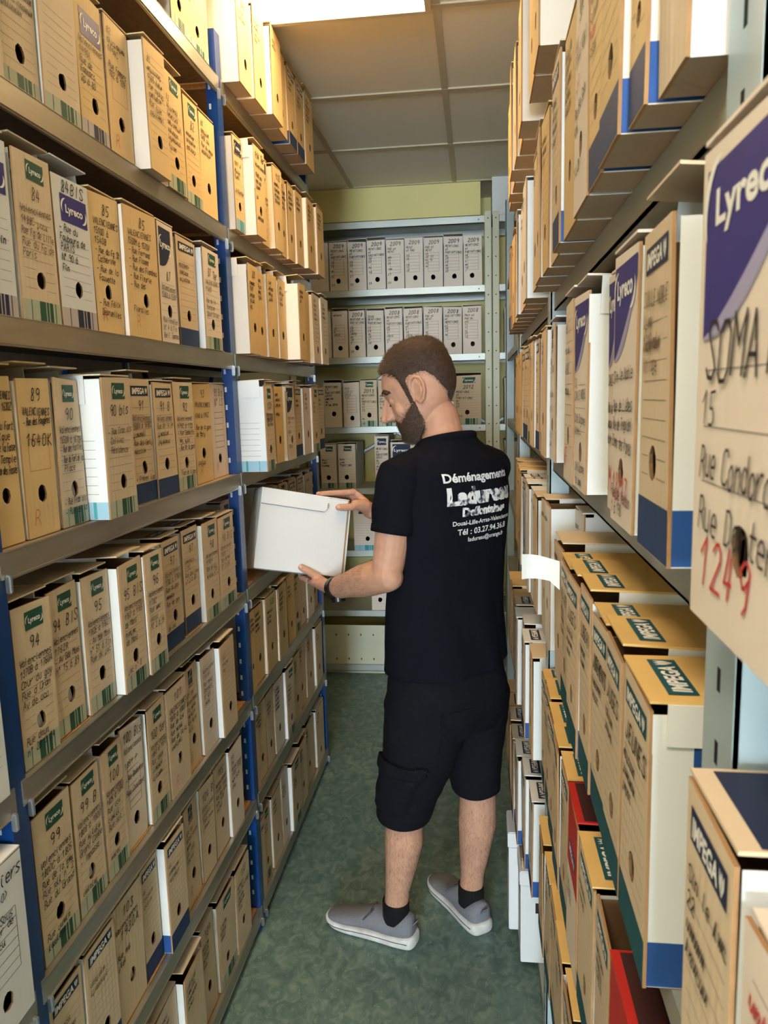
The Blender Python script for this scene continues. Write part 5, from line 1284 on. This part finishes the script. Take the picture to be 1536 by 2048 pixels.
def leg_ang(p):
    c = mix(MM(-.098, 0, .68), LHm, sm(.68-p.z, 0, .28)); d = p-c
    return math.degrees(math.atan2(d.y, d.x))      # -90 faces the viewer, 180 towards the rack
def pocket_m(z0, z1, a0, a1):
    def f(p, n):
        if (p-MM(-.09, 0, p.z)).length > .2 or not z0 < p.z < z1: return -1
        if (p - PC).dot(PS) > -.02: return -1
        a = leg_ang(p); a = a-360 if a > 90 else a
        return min((a-a0)*.0015, (a1-a)*.0015, p.z-z0, z1-p.z)
    return f
pk, _, _ = grown(shorts, pocket_m(.462, .600, -175, -82), lambda p, m_: .004+.007*sm(m_, 0, .02), 'cargo_pocket', 'shorts_black'); sub(pk, 'cargo_pocket')
pk, _, _ = grown(shorts, pocket_m(.592, .640, -178, -76), lambda p, m_: .009+.005*sm(m_, 0, .012), 'pocket_flap', 'shorts_black'); sub(pk, 'pocket_flap')
pk, _, _ = grown(shorts, pocket_m(.47, .575, -235, -186), lambda p, m_: .006+.010*sm(m_, 0, .02), 'thigh_pocket', 'shorts_black'); sub(pk, 'thigh_pocket')
def seat_m(p, n):
    d = p-PC; s, f, z = d.dot(PS), d.dot(PF), p.z
    if f > -.02: return -1
    return min(.052-abs(s+.085), .06-abs(z-.735))
pk, _, _ = grown(shorts, seat_m, lambda p, m_: .0022, 'back_pocket', 'shorts_black'); sub(pk, 'back_pocket')

# --- shoes, socks, watch
def shoe(heel, fd, label):
    L_ = .285; sd = Vector((fd.y, -fd.x, 0))
    def P(t, s, z): return heel + fd*(t*L_) + sd*s + PU*z
    root = attach(empty('shoe', heel)) if False else None
    up = MB(); rg = []
    prof = [(-.035, .014, .074, .050), (-.022, .028, .096, .040), (.02, .038, .104, .036), (.10, .0430, .098, .034), (.20, .0445, .086, .034), (.30, .0445, .086, .034), (.40, .0435, .096, .033), (.49, .0430, .088, .032), (.60, .0445, .070, .031), (.72, .047, .060, .030), (.83, .046, .053, .030), (.92, .038, .046, .030), (.98, .024, .040, .030), (1.0, .010, .036, .030)]
    for t_, w, top, bot in prof:
        ring = []; zb = .022
        for j in range(28):
            a = 2*math.pi*j/28; cs, sn = math.cos(a), math.sin(a); e = 2.4
            k_ = (abs(cs)**e+abs(sn)**e)**(-1/e)
            z = zb + (top-zb)*(.5+.5*k_*sn); nar = 1-.22*max(0, (z-zb)/(top-zb)-.45)
            ring.append(P(t_, w*k_*cs*nar + .004*math.sin(t_*3), z))
        rg.append(ring)
    up.loft(rg, 'shoe_knit')
    o = attach(up.build('shoe_upper', smooth=True)); ob = o.modifiers.new('sub', 'SUBSURF'); ob.levels = 1; ob.render_levels = 1
    so = MB(); rg = []
    for t_, w, z0, z1 in [(-.068, .010, .016, .034), (-.06, .022, .008, .040), (-.035, .036, .001, .044), (.02, .0425, .0, .044), (.15, .0465, .0, .041), (.30, .046, .0, .036), (.45, .046, .0, .033), (.60, .048, .0, .032), (.74, .051, .001, .031), (.86, .049, .004, .031), (.95, .039, .010, .032), (1.005, .024, .016, .033), (1.02, .010, .020, .032)]:
        ring = []
        for j in range(28):
            a = 2*math.pi*j/28; cs, sn = math.cos(a), math.sin(a); e = 4.5
            k_ = (abs(cs)**e+abs(sn)**e)**(-1/e)
            ring.append(P(t_, w*k_*cs + .004*math.sin(t_*3), (z0+z1)/2+(z1-z0)/2*k_*sn))
        rg.append(ring)
    so.loft(rg, 'shoe_sole'); q = attach(so.build('sole', smooth=True)); sb_ = q.modifiers.new('sub', 'SUBSURF'); sb_.levels = 2; sb_.render_levels = 2; q.parent = o; q.matrix_parent_inverse = Matrix()
    gv = MB(); gr = []
    for t_, w in ((.0, .0415), (.15, .0462), (.30, .0458), (.45, .0458), (.60, .0480), (.74, .0508), (.86, .0488), (.95, .0385)):
        gr.append(P(t_, -w - .0002 + .004*math.sin(t_*3), .026-.008*t_)); 
    gv.tube(gr, .0011, 'shoe_lace', 6, False)
    gv.tube([P(t_, w + .0002 + .004*math.sin(t_*3), .026-.008*t_) for t_, w in ((.0, .0415), (.15, .0462), (.30, .0458), (.45, .0458), (.60, .0480), (.74, .0508), (.86, .0488), (.95, .0385))], .0011, 'shoe_lace', 6, False)
    q = gv.build('sole_groove', smooth=True); q.parent = o; q.matrix_parent_inverse = Matrix()
    ln = MB()
    for i, t_ in enumerate((.44, .50, .56, .62)):
        z = .090-.010*i
        ln.tube([P(t_, -.026, z-.012), P(t_+.01, -.012, z-.001), P(t_+.01, .012, z-.001), P(t_, .026, z-.012)], .0024, 'shoe_lace', 8)
    ln.tube([P(.42, -.012, .092), P(.44, -.03, .088), P(.50, -.042, .070)], .002, 'shoe_lace', 6); ln.tube([P(.42, .012, .092), P(.45, .03, .086), P(.51, .04, .068)], .002, 'shoe_lace', 6)
    q = ln.build('laces', smooth=True); q.parent = o; q.matrix_parent_inverse = o.matrix_parent_inverse @ Matrix(); q.matrix_parent_inverse = Matrix()
    tb = MB(); tb.box((-.010, -.0012, -.03), (.010, .0012, .012), 'shoe_knit')
    M_ = Matrix.Translation(P(-.055, 0, .082)) @ Matrix((( sd.x, fd.x, 0, 0), (sd.y, fd.y, 0, 0), (0, 0, 1, 0), (0, 0, 0, 1))) @ Matrix.Rotation(R(40), 4, 'X')
    tb.v = [tuple(M_ @ Vector(v)) for v in tb.v]
    q = tb.build('pull_tab'); q.parent = o; q.matrix_parent_inverse = Matrix()
    return o
LHe, RHe = Vector((-.206, 2.108, 0)), Vector((.004, 2.178, 0))
shoe(LHe, fdL, 'left'); shoe(RHe, fdR, 'right')
for an, fd in ((LAN, fdL), (RAN, fdR)):
    k_ = MB(); k_.tube([an + PU*.028, an + PU*.0, an - PU*.035], [.0392, .0398, .0398], 'sock_black', 24, False, (1.05, 1.0), fd); attach(k_.build('sock', smooth=True))
wd = (LWR-LEL).normalized(); wc = mix(LEL, LWR, .93)
nrm = Vector((.25, -.35, -.9)); nrm = (nrm - wd*nrm.dot(wd)).normalized(); wsd = wd.cross(nrm)
w_ = MB(); rr = []
for j in range(32):
    a = 2*math.pi*j/32; rad = nrm*(.030*math.cos(a)) + wsd*(.0335*math.sin(a)); dn = rad.normalized()
    rr.append([wc+rad-wd*.011, wc+rad+dn*.0035-wd*.011, wc+rad+dn*.0035+wd*.011, wc+rad+wd*.011])
k = w_.mi('watch_black')
for r4 in rr: w_.v += [tuple(p) for p in r4]
for j in range(32):
    for c in range(4): w_.f.append((j*4+c, j*4+(c+1) % 4, ((j+1) % 32)*4+(c+1) % 4, ((j+1) % 32)*4+c)); w_.m.append(k)
watch = attach(w_.build('watch_strap', smooth=False))
w_ = MB(); w_.tube([wc+nrm*.030, wc+nrm*.042], [.0225, .0215], 'watch_black', 28, False); w_.tube([wc+nrm*.042, wc+nrm*.0428], [.0185, .018], 'watch_glass', 28, False)
q = w_.build('watch_case', smooth=False); q.parent = watch; q.matrix_parent_inverse = Matrix()

# ------------------------------------------------------------------ the white box in his hands
hb = empty('archive_box', BO); hb.rotation_mode = 'QUATERNION'; hb.rotation_quaternion = BR.to_quaternion()
tag(hb, 'plain white archive box held out of the rack in both hands of the man', 'archive box')
c = MB(); c.box((-.30, 0, 0), (-.004, .092, .252), 'carton_white', .0015)
c.build('carton', hb)
c = MB(); c.box((-.004, .0, .0), (0, .092, .252), 'carton_kraft'); c.box((0.0, .006, .004), (.009, .0075, .245), 'carton_white'); c.box((.0, .03, .004), (.007, .0325, .24), 'carton_kraft'); c.box((.0, .07, .004), (.008, .0725, .245), 'carton_kraft')
c.build('end_flap', hb)
c = MB(); c.box((-.30, -.0012, .2525), (-.002, .0935, .255), 'carton_white')
c.poly([(-.30, -.0030, .2535), (-.30, -.0030, .205), (-.085, -.0030, .205), (-.078, -.0030, .215), (-.073, -.0030, .235), (-.073, -.0030, .2535)][::-1], 'carton_white')
c.poly([(-.30, -.0001, .2535), (-.30, -.0001, .205), (-.085, -.0001, .205), (-.078, -.0001, .215), (-.073, -.0001, .235), (-.073, -.0001, .2535)], 'carton_white')
for (a, za), (d, zd) in (((-.30, .205), (-.085, .205)), ((-.085, .205), (-.078, .215)), ((-.078, .215), (-.073, .235)), ((-.073, .235), (-.073, .2535))):
    c.poly([(a, -.0030, za), (d, -.0030, zd), (d, -.0001, zd), (a, -.0001, za)], 'carton_fawn')
for (a, za), (d, zd) in (((-.30, .2035), (-.085, .2035)), ((-.085, .2035), (-.0765, .2145)), ((-.0765, .2145), (-.0715, .235)), ((-.0715, .235), (-.0715, .2535))):
    c.poly([(a, -.0004, za-.0007), (d, -.0004, zd-.0007), (d, -.0004, zd+.0007), (a, -.0004, za+.0007)], 'print_grey')
c.build('lid', hb)
c = MB(); c.tube([(-.0745, -.0009, .226), (-.0745, -.0034, .226)], [.0045, .0045], 'carton_fawn', 12, False, (.6, 2.0), (1, 0, 0)); c.build('locking_slot', hb)
